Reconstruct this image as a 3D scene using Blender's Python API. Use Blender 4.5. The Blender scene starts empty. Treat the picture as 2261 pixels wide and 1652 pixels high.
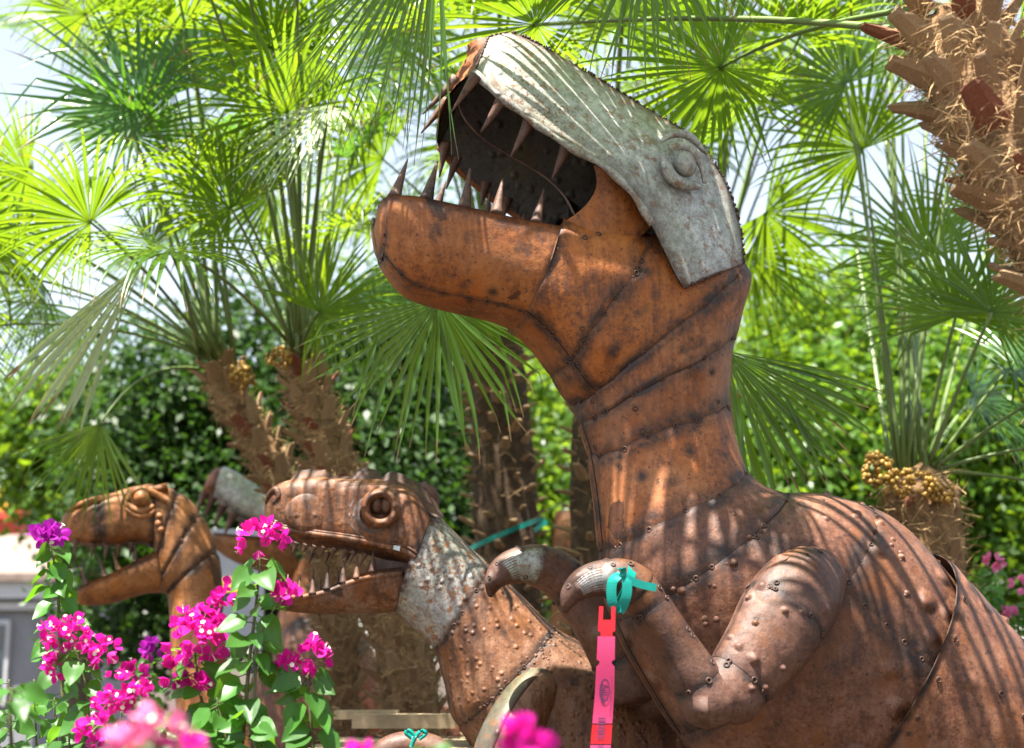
import bpy, math
import numpy as np
from mathutils import Vector, Matrix

# ------------------------------------------------------------------ camera, light, sky, exposure
scene = bpy.context.scene
COL = scene.collection
IW, IH = 2261.0, 1652.0
PITCH = math.radians(11.0)
CAMZ = 1.6
LENS, SENSOR = 50.0, 36.0
cam_data = bpy.data.cameras.new('camera')
cam_data.lens = LENS
cam_data.sensor_width = SENSOR
cam_data.clip_end = 500
cam_data.clip_start = 0.05
cam_data.dof.use_dof = True
cam_data.dof.focus_distance = 4.55
cam_data.dof.aperture_fstop = 2.0
cam_data.dof.aperture_blades = 0
cam = bpy.data.objects.new('camera', cam_data)
COL.objects.link(cam)
cam.location = (0, 0, CAMZ)
cam.rotation_euler = (math.pi / 2 + PITCH, 0, 0)
scene.camera = cam

SUN_FROM = np.array([-0.20, -0.26, 1.0]); SUN_FROM /= np.linalg.norm(SUN_FROM)
sun_el = math.asin(SUN_FROM[2]); sun_az = math.atan2(SUN_FROM[0], SUN_FROM[1])
world = bpy.data.worlds.new('World'); scene.world = world; world.use_nodes = True
wn = world.node_tree; wn.nodes.clear()
sky = wn.nodes.new('ShaderNodeTexSky'); sky.sky_type = 'NISHITA'; sky.sun_disc = False
sky.sun_elevation = sun_el; sky.sun_rotation = sun_az
sky.air_density = 1.2; sky.dust_density = 0.7; sky.ozone_density = 1.0
bg = wn.nodes.new('ShaderNodeBackground'); bg.inputs['Strength'].default_value = 0.066
wo = wn.nodes.new('ShaderNodeOutputWorld')
hs_ = wn.nodes.new('ShaderNodeHueSaturation'); hs_.inputs['Saturation'].default_value = 0.55
wn.links.new(sky.outputs[0], hs_.inputs['Color']); wn.links.new(hs_.outputs[0], bg.inputs[0]); wn.links.new(bg.outputs[0], wo.inputs[0])
sl = bpy.data.lights.new('sun', 'SUN'); sl.energy = 5.0; sl.angle = math.radians(0.53); sl.color = (1.0, 0.95, 0.86)
so = bpy.data.objects.new('sun', sl); COL.objects.link(so)
so.rotation_euler = Vector(SUN_FROM).to_track_quat('Z', 'Y').to_euler()
so.location = (-4, -2, 10)
scene.view_settings.view_transform = 'Standard'
scene.view_settings.look = 'None'
scene.view_settings.exposure = 2.2
scene.view_settings.gamma = 1.0
scene.view_settings.use_curve_mapping = False
scene.render.engine = 'CYCLES'
scene.cycles.use_denoising = True
scene.cycles.max_bounces = 8
scene.cycles.transmission_bounces = 6
scene.cycles.sample_clamp_indirect = 6.0

# ------------------------------------------------------------------ helpers
FWD = np.array([0, math.cos(PITCH), math.sin(PITCH)])
UPC = np.array([0, -math.sin(PITCH), math.cos(PITCH)])
RIGHT = np.array([1.0, 0, 0])
EYE = np.array([0, 0, CAMZ])
ZUP = np.array([0, 0, 1.0])
KPX = SENSOR / LENS / IW

def ray(u, v):
    return FWD + RIGHT * ((u - IW / 2) * KPX) + UPC * ((IH / 2 - v) * KPX)
def P(u, v, Y):
    d = ray(u, v); return EYE + d * (Y / d[1])
def px(Y):
    return KPX * Y * 1.02
def nrm(a):
    a = np.asarray(a, float); return a / (np.linalg.norm(a) + 1e-12)
def nrmv(a):
    return a / (np.linalg.norm(a, axis=-1, keepdims=True) + 1e-12)

class Frame:
    """vertical plane through a point, turned by yaw; toward = unit vector to the viewer's side"""
    def __init__(s, u, v, Y, yaw):
        s.p = P(u, v, Y); a = math.radians(yaw)
        s.l = np.array([math.cos(a), math.sin(a), 0]); s.n = np.array([math.sin(a), -math.cos(a), 0])
    def at(s, u, v, off=0.0):
        d = ray(u, v); t = (np.dot(s.p - EYE, s.n) + off) / np.dot(d, s.n)
        return EYE + d * t
    def px(s, u, v, off=0.0):
        return KPX * np.dot(s.at(u, v, off) - EYE, FWD)

WM = {}
def thing(name, loc, label, cat, group=None):
    o = bpy.data.objects.new(name, None); COL.objects.link(o)
    o.empty_display_size = 0.1
    o.location = Vector(loc); WM[o.name] = np.array(loc, float)
    o['label'] = label; o['category'] = cat
    if group: o['group'] = group
    return o
def tag(o, label, cat, group=None):
    o['label'] = label; o['category'] = cat
    if group: o['group'] = group
    return o
def quick_mesh(name, verts, faces, mat=None, smooth=True, attrs=None):
    me = bpy.data.meshes.new(name)
    verts = np.asarray(verts, np.float32)
    if isinstance(faces, np.ndarray):
        nf, k = faces.shape
        me.vertices.add(len(verts)); me.vertices.foreach_set('co', verts.ravel())
        me.loops.add(nf * k); me.loops.foreach_set('vertex_index', faces.astype(np.int32).ravel())
        me.polygons.add(nf)
        me.polygons.foreach_set('loop_start', np.arange(0, nf * k, k, dtype=np.int32))
        try: me.polygons.foreach_set('loop_total', np.full(nf, k, dtype=np.int32))
        except Exception: pass
        me.update(calc_edges=True)
        me.validate()
    else:
        me.from_pydata([tuple(map(float, v)) for v in verts], [], [tuple(map(int, f)) for f in faces]); me.update()
    if attrs:
        for k2, a in attrs.items():
            at = me.attributes.new(k2, 'FLOAT', 'POINT')
            at.data.foreach_set('value', np.asarray(a, np.float32))
    if mat: me.materials.append(mat)
    if smooth: me.polygons.foreach_set('use_smooth', np.ones(len(me.polygons), bool))
    return me
def obj(name, verts, faces, mat, parent=None, smooth=True, attrs=None, kind=None):
    """world-space geometry -> one object (child keeps identity local transform)"""
    verts = np.asarray(verts, float)
    if parent is not None:
        verts = verts - WM[parent.name]
    me = quick_mesh(name, verts, faces, mat, smooth, attrs)
    o = bpy.data.objects.new(name, me); COL.objects.link(o)
    if parent is not None:
        o.parent = parent; WM[o.name] = WM[parent.name].copy()
    else:
        WM[o.name] = np.zeros(3)
    if kind: o['kind'] = kind
    return o
def inst(name, me, M4, parent):
    """shared mesh placed with world matrix M4 under an untransformed parent chain"""
    o = bpy.data.objects.new(name, me); COL.objects.link(o); o.parent = parent
    M = Matrix(M4.tolist()) if isinstance(M4, np.ndarray) else M4.copy()
    off = WM[parent.name]
    M = Matrix.Translation(Vector(-off)) @ M
    o.matrix_local = M
    return o
def basis(loc, x, y, z, s=1.0):
    M = np.eye(4); M[:3, 0] = np.asarray(x) * s; M[:3, 1] = np.asarray(y) * s; M[:3, 2] = np.asarray(z) * s; M[:3, 3] = loc
    return M
def frame_from(y, zhint):
    y = nrm(y); x = np.cross(y, zhint)
    if np.linalg.norm(x) < 1e-4: x = np.cross(y, [0.3, 0.8, 0.1])
    x = nrm(x); z = np.cross(x, y); return x, y, z

def catmull(arr, n):
    arr = np.asarray(arr, float); m = len(arr)
    s = np.linspace(0, m - 1, n)
    return catmull_at(arr, s)
def catmull_at(arr, s):
    arr = np.asarray(arr, float); m = len(arr)
    s = np.clip(np.asarray(s, float), 0, m - 1 - 1e-9)
    i = np.floor(s).astype(int); f = (s - i)
    i0 = np.clip(i - 1, 0, m - 1); i2 = np.clip(i + 1, 0, m - 1); i3 = np.clip(i + 2, 0, m - 1)
    sh = f.shape + (1,) * (arr.ndim - 1); f = f.reshape(sh)
    a, b, c, d = arr[i0], arr[i], arr[i2], arr[i3]
    return 0.5 * ((2 * b) + (-a + c) * f + (2 * a - 5 * b + 4 * c - d) * f**2 + (-a + 3 * b - 3 * c + d) * f**3)

class Geo:
    def __init__(s): s.v = []; s.f = []; s.n = 0; s.a = []
    def add(s, v, f, a=None):
        v = np.asarray(v, float); s.v.append(v)
        for q in f: s.f.append(tuple(int(x) + s.n for x in q))
        s.a.append(np.full(len(v), a if a is not None else 0.0) if np.isscalar(a) or a is None else np.asarray(a))
        s.n += len(v)
    def out(s): return np.vstack(s.v), s.f
    def attr(s): return np.concatenate(s.a)

def grid_faces(nu, nv, wrap=False, flip=False):
    f = []
    for i in range(nu - 1):
        for j in range(nv if wrap else nv - 1):
            j2 = (j + 1) % nv
            q = (i * nv + j, i * nv + j2, (i + 1) * nv + j2, (i + 1) * nv + j)
            f.append(q[::-1] if flip else q)
    return f
def grid_faces_np(nu, nv):
    i, j = np.meshgrid(np.arange(nu - 1), np.arange(nv - 1), indexing='ij')
    a = (i * nv + j).ravel()
    return np.stack([a, a + 1, a + nv + 1, a + nv], 1)

def tube(path, radii, nseg=8, n=None, flat=1.0, up=ZUP):
    path = np.asarray(path, float); radii = np.asarray(radii, float)
    if n: 
        path = catmull(path, n); radii = np.interp(np.linspace(0, 1, n), np.linspace(0, 1, len(radii)), radii)
    t = np.gradient(path, axis=0); t = nrmv(t)
    vs = []
    xp = None
    for i in range(len(path)):
        if xp is None:
            x = np.cross(t[i], up)
            if np.linalg.norm(x) < 0.05: x = np.cross(t[i], [1, 0.2, 0.1])
        else:
            x = xp - t[i] * np.dot(xp, t[i])
        x = nrm(x); xp = x
        y = np.cross(x, t[i])
        a = np.linspace(0, 2 * math.pi, nseg, endpoint=False)
        vs.append(path[i] + radii[i] * (np.outer(np.cos(a), x) + np.outer(np.sin(a), y) * flat))
    v = np.vstack(vs); f = grid_faces(len(path), nseg, True)
    k = len(path)
    f.append(tuple(range(nseg - 1, -1, -1))); f.append(tuple(range((k - 1) * nseg, k * nseg)))
    return v, f

def ico(center, r, squash=(1, 1, 1), rings=5, seg=8):
    v = [[0, 0, 1]]
    for i in range(1, rings):
        th = math.pi * i / rings
        for j in range(seg):
            a = 2 * math.pi * j / seg
            v.append([math.sin(th) * math.cos(a), math.sin(th) * math.sin(a), math.cos(th)])
    v.append([0, 0, -1])
    f = []
    for j in range(seg): f.append((0, 1 + j, 1 + (j + 1) % seg))
    for i in range(rings - 2):
        for j in range(seg):
            a = 1 + i * seg + j; b = 1 + i * seg + (j + 1) % seg
            f.append((a, a + seg, b + seg, b))
    last = len(v) - 1; o = 1 + (rings - 2) * seg
    for j in range(seg): f.append((last, o + (j + 1) % seg, o + j))
    return np.array(v) * r * np.array(squash) + center, f

def box(c, size, R=None):
    s = np.array(size) / 2
    v = np.array([[x, y, z] for x in (-1, 1) for y in (-1, 1) for z in (-1, 1)]) * s
    if R is not None: v = v @ np.asarray(R).T
    f = [(0, 1, 3, 2), (4, 6, 7, 5), (0, 4, 5, 1), (2, 3, 7, 6), (0, 2, 6, 4), (1, 5, 7, 3)]
    return v + np.asarray(c), f

# ------------------------------------------------------------------ materials
class Mat:
    def __init__(s, name):
        s.m = bpy.data.materials.new(name); s.m.use_nodes = True; s.nt = s.m.node_tree; s.nt.nodes.clear()
        s.out = s.nt.nodes.new('ShaderNodeOutputMaterial')
    def n(s, typ, inp=None, **props):
        nd = s.nt.nodes.new('ShaderNode' + typ)
        for k, v in props.items(): setattr(nd, k, v)
        for k, v in (inp or {}).items():
            sk = nd.inputs[k]
            if isinstance(v, bpy.types.NodeSocket): s.nt.links.new(v, sk)
            else:
                if isinstance(v, (tuple, list)) and len(v) == 3 and sk.type == 'RGBA': v = (*v, 1)
                sk.default_value = v
        return nd
    def math(s, op, a, b=0.0, clamp=False):
        return s.n('Math', {0: a, 1: b}, operation=op, use_clamp=clamp).outputs[0]
    def mix(s, f, a, b, blend='MIX'):
        nd = s.n('MixRGB', {'Fac': f, 'Color1': a, 'Color2': b}, blend_type=blend); return nd.outputs[0]
    def ramp(s, f, stops):
        nd = s.n('ValToRGB', {'Fac': f}); cr = nd.color_ramp
        while len(cr.elements) < len(stops): cr.elements.new(0.5)
        for e, (p, c) in zip(cr.elements, stops):
            e.position = p; e.color = (c, c, c, 1) if np.isscalar(c) else (*c, 1)
        return nd.outputs[0]
    def noise(s, scale, vec=None, detail=4, rough=0.55, out='Fac'):
        i = {'Scale': scale, 'Detail': detail, 'Roughness': rough}
        if vec is not None: i['Vector'] = vec
        return s.n('TexNoise', i).outputs[out]
    def coord(s, kind='Object'): return s.n('TexCoord').outputs[kind]
    def scaled(s, vec, sc): return s.n('Mapping', {'Vector': vec, 'Scale': sc}).outputs[0]
    def attr(s, name): return s.n('Attribute', attribute_name=name).outputs['Fac']
    def bumps(s, vec, scale, rad, thr):
        """sparse hammered domes"""
        vo = s.n('TexVoronoi', {'Vector': vec, 'Scale': scale})
        dome = s.n('MapRange', {'Value': vo.outputs['Distance'], 'From Min': 0.0, 'From Max': rad, 'To Min': 1.0, 'To Max': 0.0}, interpolation_type='SMOOTHSTEP').outputs[0]
        sep = s.n('SeparateColor', {'Color': vo.outputs['Color']}).outputs[0]
        on = s.math('GREATER_THAN', sep, thr)
        return s.math('MULTIPLY', dome, on)
    def surf(s, sh): s.nt.links.new(sh, s.out.inputs['Surface']); return s.m
    def principled(s, **k):
        return s.n('BsdfPrincipled', {kk.replace('_', ' '): v for kk, v in k.items()}).outputs[0]

def rust_mat(name, c_dark, c_mid, c_light, bscale=9.0, brad=0.42, bthr=0.6, bstr=0.5, streak=0.5, rough=0.44, burn_col=(0.013, 0.0075, 0.007), spec=0.48):
    m = Mat(name); co = m.coord()
    n1 = m.noise(2.6, co, 6, 0.62); n2 = m.noise(13.0, co, 8, 0.72); n4 = m.noise(70.0, co, 4, 0.7)
    st = m.noise(1.0, m.scaled(co, (34, 34, 1.8)), 6, 0.68)
    f = m.math('ADD', m.math('MULTIPLY', n1, 0.5), m.math('MULTIPLY', n2, 0.55))
    f = m.math('ADD', f, m.math('MULTIPLY', m.math('SUBTRACT', st, 0.5), 0.55 * streak))
    f = m.math('ADD', f, m.math('MULTIPLY', m.math('SUBTRACT', n4, 0.5), 0.45))
    col = m.ramp(f, [(0.40, c_dark), (0.525, c_mid), (0.66, c_light)])
    dk = m.ramp(m.noise(4.2, m.scaled(co, (1, 1, .8)), 7, 0.75), [(0.54, 0.0), (0.66, 1.0)])
    col = m.mix(m.math('MULTIPLY', dk, 0.38), col, tuple(c * 0.7 for c in c_dark))
    # orange bleeding patches and dark specks
    pt = m.ramp(m.noise(4.5, m.scaled(co, (1.3, 1.3, 0.5)), 7, 0.72), [(0.50, 0.0), (0.62, 1.0)])
    col = m.mix(m.math('MULTIPLY', pt, 0.7), col, tuple(min(1, c * g) for c, g in zip(c_mid, (1.45, 1.25, 0.45))))
    pz = m.ramp(m.noise(3.1, m.scaled(co, (1.1, 1.1, 0.7)), 6, 0.7), [(0.53, 0.0), (0.66, 1.0)])
    col = m.mix(m.math('MULTIPLY', pz, 0.75), col, c_light)
    vs = m.n('TexVoronoi', {'Vector': m.mix(0.06, co, m.noise(14.0, co, 4, 0.7, 'Color')), 'Scale': 11.0})
    sv = m.n('SeparateColor', {'Color': vs.outputs['Color']})
    sr = m.math('MULTIPLY', sv.outputs[1], 0.42)
    spot = m.n('MapRange', {'Value': vs.outputs['Distance'], 'From Min': 0.02, 'From Max': sr, 'To Min': 0.85, 'To Max': 0.0}, interpolation_type='SMOOTHSTEP').outputs[0]
    spot = m.math('MULTIPLY', spot, m.math('GREATER_THAN', sv.outputs[0], 0.74))
    col = m.mix(spot, col, tuple(c * 0.55 for c in c_dark))
    sp = m.ramp(m.noise(55.0, co, 4, 0.65), [(0.60, 0.0), (0.66, 1.0)])
    col = m.mix(m.math('MULTIPLY', sp, 0.7), col, tuple(c * 0.4 for c in c_dark))
    # pale scuffs and scratches
    sc = m.ramp(m.noise(1.0, m.scaled(co, (13, 13, 50)), 6, 0.75), [(0.66, 0.0), (0.72, 1.0)])
    sc = m.math('MULTIPLY', sc, m.ramp(m.noise(2.2, co, 3, 0.6), [(0.5, 0.0), (0.62, 1.0)]))
    col = m.mix(m.math('MULTIPLY', sc, 0.6), col, (0.36, 0.29, 0.25))
    rndp = m.n('ObjectInfo').outputs['Random']
    pk = m.math('ADD', 0.82, m.math('MULTIPLY', rndp, 0.36))
    col = m.mix(1.0, col, m.n('CombineColor', {0: pk, 1: pk, 2: pk}).outputs[0], 'MULTIPLY')
    b = m.attr('burn')
    patch = m.ramp(m.noise(9.0, co, 8, 0.75), [(0.42, 0.0), (0.57, 1.0)])
    b2 = m.ramp(b, [(0.12, 0.0), (0.75, 1.0)])
    core = m.ramp(b, [(0.88, 0.0), (0.99, 1.0)])
    bn = m.math('MAXIMUM', m.math('MULTIPLY', b2, m.math('ADD', 0.32, m.math('MULTIPLY', patch, 0.66))), m.math('MULTIPLY', core, 0.75))
    bn = m.math('MULTIPLY', bn, 0.95, True)
    col = m.mix(bn, col, burn_col)
    h = m.bumps(co, bscale, brad, bthr)
    h2 = m.noise(4.0, co, 3, 0.5)
    h3 = m.noise(60.0, co, 6, 0.7)
    hh = m.math('ADD', m.math('MULTIPLY', h, 0.012 * bstr * 9.0 / bscale * 2), m.math('MULTIPLY', h2, 0.024))
    hh = m.math('ADD', hh, m.math('MULTIPLY', h3, 0.0022))
    bp = m.n('Bump', {'Height': hh, 'Strength': 1.0, 'Distance': 1.0}).outputs[0]
    ro = m.math('ADD', rough - 0.12, m.math('MULTIPLY', n2, 0.5))
    return m.surf(m.principled(Base_Color=col, Roughness=ro, Normal=bp, **{'Specular IOR Level': spec}))

def galv_mat(name, speck=0.5, bscale=16.0, brad=0.4, bthr=0.35, green=0.0, base=(0.47, 0.48, 0.47)):
    m = Mat(name); co = m.coord()
    n1 = m.noise(6.0, co, 5, 0.6); n2 = m.noise(95.0, co, 4, 0.7); n3 = m.noise(24.0, co, 6, 0.7)
    col = m.ramp(n1, [(0.3, tuple(c * 0.72 for c in base)), (0.62, base)])
    gpatch = m.ramp(m.noise(2.6, co, 5, 0.65), [(0.42, 0.0), (0.6, 1.0)])
    col = m.mix(m.math('MULTIPLY', gpatch, green), col, tuple(x * y for x, y in zip(base, (0.66, 0.74, 0.50))))
    mot = m.ramp(m.noise(30.0, co, 8, 0.75), [(0.4, 0.55), (0.6, 1.0)])
    col = m.mix(1.0, col, mot, 'MULTIPLY')
    run = m.ramp(m.noise(1.0, m.scaled(co, (30, 30, 1.6)), 5, 0.65), [(0.56, 0.0), (0.66, 1.0)])
    col = m.mix(m.math('MULTIPLY', run, 0.5), col, (0.13, 0.075, 0.045))
    rp = m.ramp(m.noise(3.4, m.scaled(co, (1, 1, 1)), 6, 0.7), [(0.5, 0.0), (0.68, 1.0)])
    s1 = m.ramp(n2, [(0.60 - 0.09 * speck, 0.0), (0.68 - 0.06 * speck, 1.0)])
    col = m.mix(m.math('MULTIPLY', s1, m.math('ADD', 0.45, rp)), col, (0.16, 0.07, 0.03))
    s3 = m.ramp(n3, [(0.61 - .06 * speck, 0.0), (0.66 - .06 * speck, 1.0)])
    col = m.mix(m.math('MULTIPLY', s3, min(.9, 0.75 * speck)), col, (0.20, 0.085, 0.03))
    b = m.attr('burn')
    bn = m.math('MULTIPLY', b, m.math('ADD', 0.25, m.math('MULTIPLY', m.noise(34.0, co, 5, 0.75), 1.5)))
    bn = m.math('MULTIPLY', bn, 0.95, True)
    col = m.mix(bn, col, (0.075, 0.036, 0.022))
    h = m.bumps(co, bscale, brad, bthr)
    hh = m.math('ADD', m.math('MULTIPLY', h, 0.12 / bscale), m.math('MULTIPLY', m.noise(4.0, co, 2, 0.4), 0.012))
    bp = m.n('Bump', {'Height': hh, 'Strength': 1.0, 'Distance': 1.0}).outputs[0]
    return m.surf(m.principled(Base_Color=col, Roughness=m.math('ADD', 0.34, m.math('MULTIPLY', n1, 0.25)), Metallic=0.25, Normal=bp))

def plain(name, col, rough=0.6, metallic=0.0, nscale=12.0, var=0.35, bump=0.0, spec=0.4):
    m = Mat(name); co = m.coord()
    n = m.noise(nscale, co, 6, 0.65)
    c = m.ramp(n, [(0.3, tuple(x * (1 - var) for x in col)), (0.7, tuple(min(1, x * (1 + var * 0.5)) for x in col))])
    kw = dict(Base_Color=c, Roughness=rough, Metallic=metallic)
    if bump: kw['Normal'] = m.n('Bump', {'Height': m.noise(nscale * 3, co, 5, 0.6), 'Strength': 0.6, 'Distance': bump}).outputs[0]
    return m.surf(m.principled(**kw, **{'Specular IOR Level': spec}))

def leaf_mat(name, col, trans, rough=0.4, var=0.3, tfac=0.5, tip=None, rnd_from='attr', spec=0.5, noise_scale=20.0):
    m = Mat(name); co = m.coord()
    if rnd_from == 'attr': r = m.attr('rnd')
    else: r = m.n('ObjectInfo').outputs['Random']
    nz = m.noise(noise_scale, co, 3, 0.6)
    k = m.math('ADD', 1 - var, m.math('MULTIPLY', m.math('ADD', m.math('MULTIPLY', r, 0.75), m.math('MULTIPLY', nz, 0.5)), 1.6 * var))
    kc = m.n('CombineColor', {0: k, 1: k, 2: k}).outputs[0]
    c = m.mix(1.0, col, kc, 'MULTIPLY'); t = m.mix(1.0, trans, kc, 'MULTIPLY')
    # some leaves lean to yellow
    yel = m.ramp(r, [(0.72, 0.0), (1.0, 0.45)])
    t = m.mix(yel, t, tuple(x * y for x, y in zip(trans, (1.5, 1.05, 0.6))))
    if tip is not None:
        s = m.attr('tip')
        br = m.ramp(m.math('ADD', s, m.math('MULTIPLY', r, 0.14)), [(1.0 - 0.04, 0.0), (1.0, 1.0)])
        c = m.mix(br, c, tip); t = m.mix(br, t, tuple(x * 0.5 for x in tip))
        rib = m.attr('mid')
        c = m.mix(m.math('MULTIPLY', rib, 0.22), c, tuple(min(1, x * 2.2) for x in col))
    d = m.principled(Base_Color=c, Roughness=rough, **{'Specular IOR Level': spec})
    tr = m.n('BsdfTranslucent', {'Color': t}).outputs[0]
    return m.surf(m.n('MixShader', {'Fac': tfac, 1: d, 2: tr}).outputs[0])

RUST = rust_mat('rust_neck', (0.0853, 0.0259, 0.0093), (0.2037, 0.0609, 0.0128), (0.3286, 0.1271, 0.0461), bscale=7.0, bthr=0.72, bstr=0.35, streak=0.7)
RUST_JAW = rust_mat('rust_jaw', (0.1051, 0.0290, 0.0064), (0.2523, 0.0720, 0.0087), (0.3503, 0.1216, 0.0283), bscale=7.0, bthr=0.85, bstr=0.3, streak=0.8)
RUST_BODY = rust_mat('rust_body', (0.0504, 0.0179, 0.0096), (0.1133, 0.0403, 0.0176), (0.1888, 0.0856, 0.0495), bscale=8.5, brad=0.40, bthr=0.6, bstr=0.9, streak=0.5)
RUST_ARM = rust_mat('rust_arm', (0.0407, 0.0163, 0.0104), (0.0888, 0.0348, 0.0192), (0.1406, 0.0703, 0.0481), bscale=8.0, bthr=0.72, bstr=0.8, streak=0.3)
RUST_SNOUT = rust_mat('rust_snout', (0.0577, 0.0204, 0.0071), (0.1465, 0.0480, 0.0107), (0.2220, 0.1332, 0.0932), bscale=30, bthr=0.7, bstr=0.3, streak=1.5)
RUST_NUB = rust_mat('rust_nubbed', (0.0468, 0.0162, 0.0068), (0.1149, 0.0408, 0.0136), (0.1957, 0.0936, 0.0468), bscale=34.0, brad=0.42, bthr=0.3, bstr=0.8, streak=1.3)
RUST_FAR = rust_mat('rust_ochre', (0.1138, 0.0391, 0.0098), (0.2277, 0.0802, 0.0177), (0.3312, 0.1425, 0.0492), bscale=9, bthr=0.8, bstr=0.3, streak=0.4)
RUST_RED = rust_mat('rust_red', (0.0962, 0.0252, 0.0104), (0.1924, 0.0518, 0.0222), (0.2664, 0.1184, 0.0740), bscale=12, bthr=0.4, bstr=0.7, streak=0.4)
TOOTH = rust_mat('tooth_steel', (0.0518, 0.0237, 0.0163), (0.0962, 0.0444, 0.0311), (0.1332, 0.0740, 0.0555), bscale=30, bthr=0.9, bstr=0.1, rough=0.5)
GALV = galv_mat('galvanised_skull', speck=0.9, bscale=19, brad=0.34, bthr=0.5, green=0.55, base=(0.54, 0.545, 0.535))
GALV_NECK = galv_mat('galvanised_neck', speck=1.4, bscale=26, brad=0.42, bthr=0.2, green=0.5, base=(0.46, 0.46, 0.445))
GALV_ARM = galv_mat('galvanised_arm', speck=1.0, bscale=26, brad=0.42, bthr=0.5, green=0.9, base=(0.15, 0.14, 0.11))
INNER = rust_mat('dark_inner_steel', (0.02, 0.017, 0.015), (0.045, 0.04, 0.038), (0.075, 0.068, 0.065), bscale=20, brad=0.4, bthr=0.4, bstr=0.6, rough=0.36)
CORE = plain('dark_weld', (0.03, 0.016, 0.012), 0.6)
WELD = plain('weld_bead', (0.075, 0.036, 0.024), 0.55, 0.0, 60)
PALM = leaf_mat('palm_leaf', (0.038, 0.092, 0.012), (0.28, 0.45, 0.014), rough=0.30, tfac=0.42, tip=(0.26, 0.15, 0.07), spec=0.55, var=0.28)
PALM_DK = leaf_mat('palm_leaf_deep', (0.03, 0.085, 0.02), (0.15, 0.36, 0.02), rough=0.30, tfac=0.36, tip=(0.26, 0.16, 0.08), spec=0.55, var=0.25)
PALM_SUNLIT = leaf_mat('palm_leaf_sunlit', (0.30, 0.36, 0.22), (0.28, 0.38, 0.06), rough=0.36, tfac=0.3, tip=(0.22, 0.11, 0.05), spec=0.6, var=0.2)  # pale colour paints in the white sunlight on these blades
PETIOLE = plain('petiole_green', (0.13, 0.19, 0.055), 0.45, nscale=6, var=0.3)
BOOT = plain('palm_boot', (0.30, 0.18, 0.088), 0.8, nscale=30, var=0.6, bump=0.01)
BOOT_RED = plain('palm_boot_red', (0.22, 0.066, 0.028), 0.7, nscale=30, var=0.6, bump=0.01)
BOOT_PALE = plain('palm_boot_pale', (0.36, 0.235, 0.125), 0.85, nscale=40, var=0.45, bump=0.01)
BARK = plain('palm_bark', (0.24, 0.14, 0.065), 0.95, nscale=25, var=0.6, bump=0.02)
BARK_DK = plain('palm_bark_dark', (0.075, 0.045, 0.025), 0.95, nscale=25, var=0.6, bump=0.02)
FIBRE = plain('palm_fibre', (0.44, 0.285, 0.135), 0.95, nscale=25, var=0.6)
FRUIT = plain('palm_fruit', (0.34, 0.19, 0.03), 0.3, nscale=30, var=0.5)
TREE_SHADED = leaf_mat('tree_leaf_shaded', (0.026, 0.062, 0.011), (0.07, 0.17, 0.012), rough=0.45, tfac=0.3, spec=0.3, var=0.5, noise_scale=1.2)  # base darkened to put the palms' shade into the leaf colour
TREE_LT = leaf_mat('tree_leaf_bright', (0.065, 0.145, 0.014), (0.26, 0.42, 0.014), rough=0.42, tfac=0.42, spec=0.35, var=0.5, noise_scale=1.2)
SHRUB_LT = leaf_mat('shrub_leaf', (0.07, 0.15, 0.02), (0.30, 0.46, 0.03), rough=0.35, tfac=0.5, spec=0.5, var=0.4, noise_scale=2)
WOODBARK = plain('tree_bark', (0.11, 0.08, 0.055), 0.9, nscale=18, var=0.5, bump=0.02)
B_LEAF = leaf_mat('bougainvillea_leaf', (0.045, 0.14, 0.02), (0.18, 0.42, 0.02), rough=0.42, tfac=0.38, spec=0.4, var=0.4, rnd_from='obj')
B_STEM = plain('bougainvillea_stem', (0.10, 0.10, 0.04), 0.7, nscale=20, var=0.4)
BRACT = leaf_mat('bougainvillea_bract', (0.52, 0.012, 0.27), (0.85, 0.02, 0.42), rough=0.5, tfac=0.42, spec=0.25, var=0.25, rnd_from='obj')
BRACT_P = leaf_mat('bougainvillea_bract_purple', (0.33, 0.014, 0.33), (0.6, 0.03, 0.55), rough=0.5, tfac=0.42, spec=0.25, var=0.25, rnd_from='obj')
BRACT_L = leaf_mat('bougainvillea_bract_pale', (0.68, 0.19, 0.40), (0.8, 0.2, 0.4), rough=0.5, tfac=0.4, spec=0.25, var=0.2, rnd_from='obj')
FLORET = plain('bougainvillea_floret', (0.82, 0.80, 0.62), 0.5, nscale=50, var=0.1)
RIBBON = plain('teal_ribbon', (0.0, 0.21, 0.17), 0.35, nscale=30, var=0.2)
PINK = leaf_mat('pink_tag_plastic', (0.66, 0.06, 0.19), (0.7, 0.06, 0.22), rough=0.3, tfac=0.3, var=0.1, rnd_from='obj')
PINK_RED = leaf_mat('red_tag_plastic', (0.70, 0.015, 0.03), (0.8, 0.02, 0.04), rough=0.3, tfac=0.35, var=0.1, rnd_from='obj')
PRINT = plain('tag_print', (0.11, 0.025, 0.09), 0.6, nscale=100, var=0.3)
WOOD = plain('pallet_wood', (0.42, 0.31, 0.19), 0.8, nscale=9, var=0.4, bump=0.003)
GROUND = plain('dry_ground', (0.055, 0.040, 0.028), 0.95, nscale=6, var=0.5, bump=0.03)
ROOFM = plain('beige_roof', (0.20, 0.15, 0.125), 0.9, nscale=7, var=0.3, bump=0.01)
WHITE = plain('white_fascia', (0.5, 0.5, 0.52), 0.5, nscale=3, var=0.06)
WALLG = plain('grey_wall', (0.22, 0.22, 0.24), 0.8, nscale=4, var=0.2)
GLASS = plain('dark_glass', (0.03, 0.05, 0.07), 0.08, nscale=1, var=0.5, spec=0.8)
REDW = plain('red_paint', (0.50, 0.05, 0.03), 0.6, nscale=3, var=0.2)
YELW = plain('yellow_paint', (0.60, 0.42, 0.04), 0.6, nscale=3, var=0.2)
SIGNG = plain('slate_board', (0.10, 0.11, 0.14), 0.5, nscale=4, var=0.2)
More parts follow.
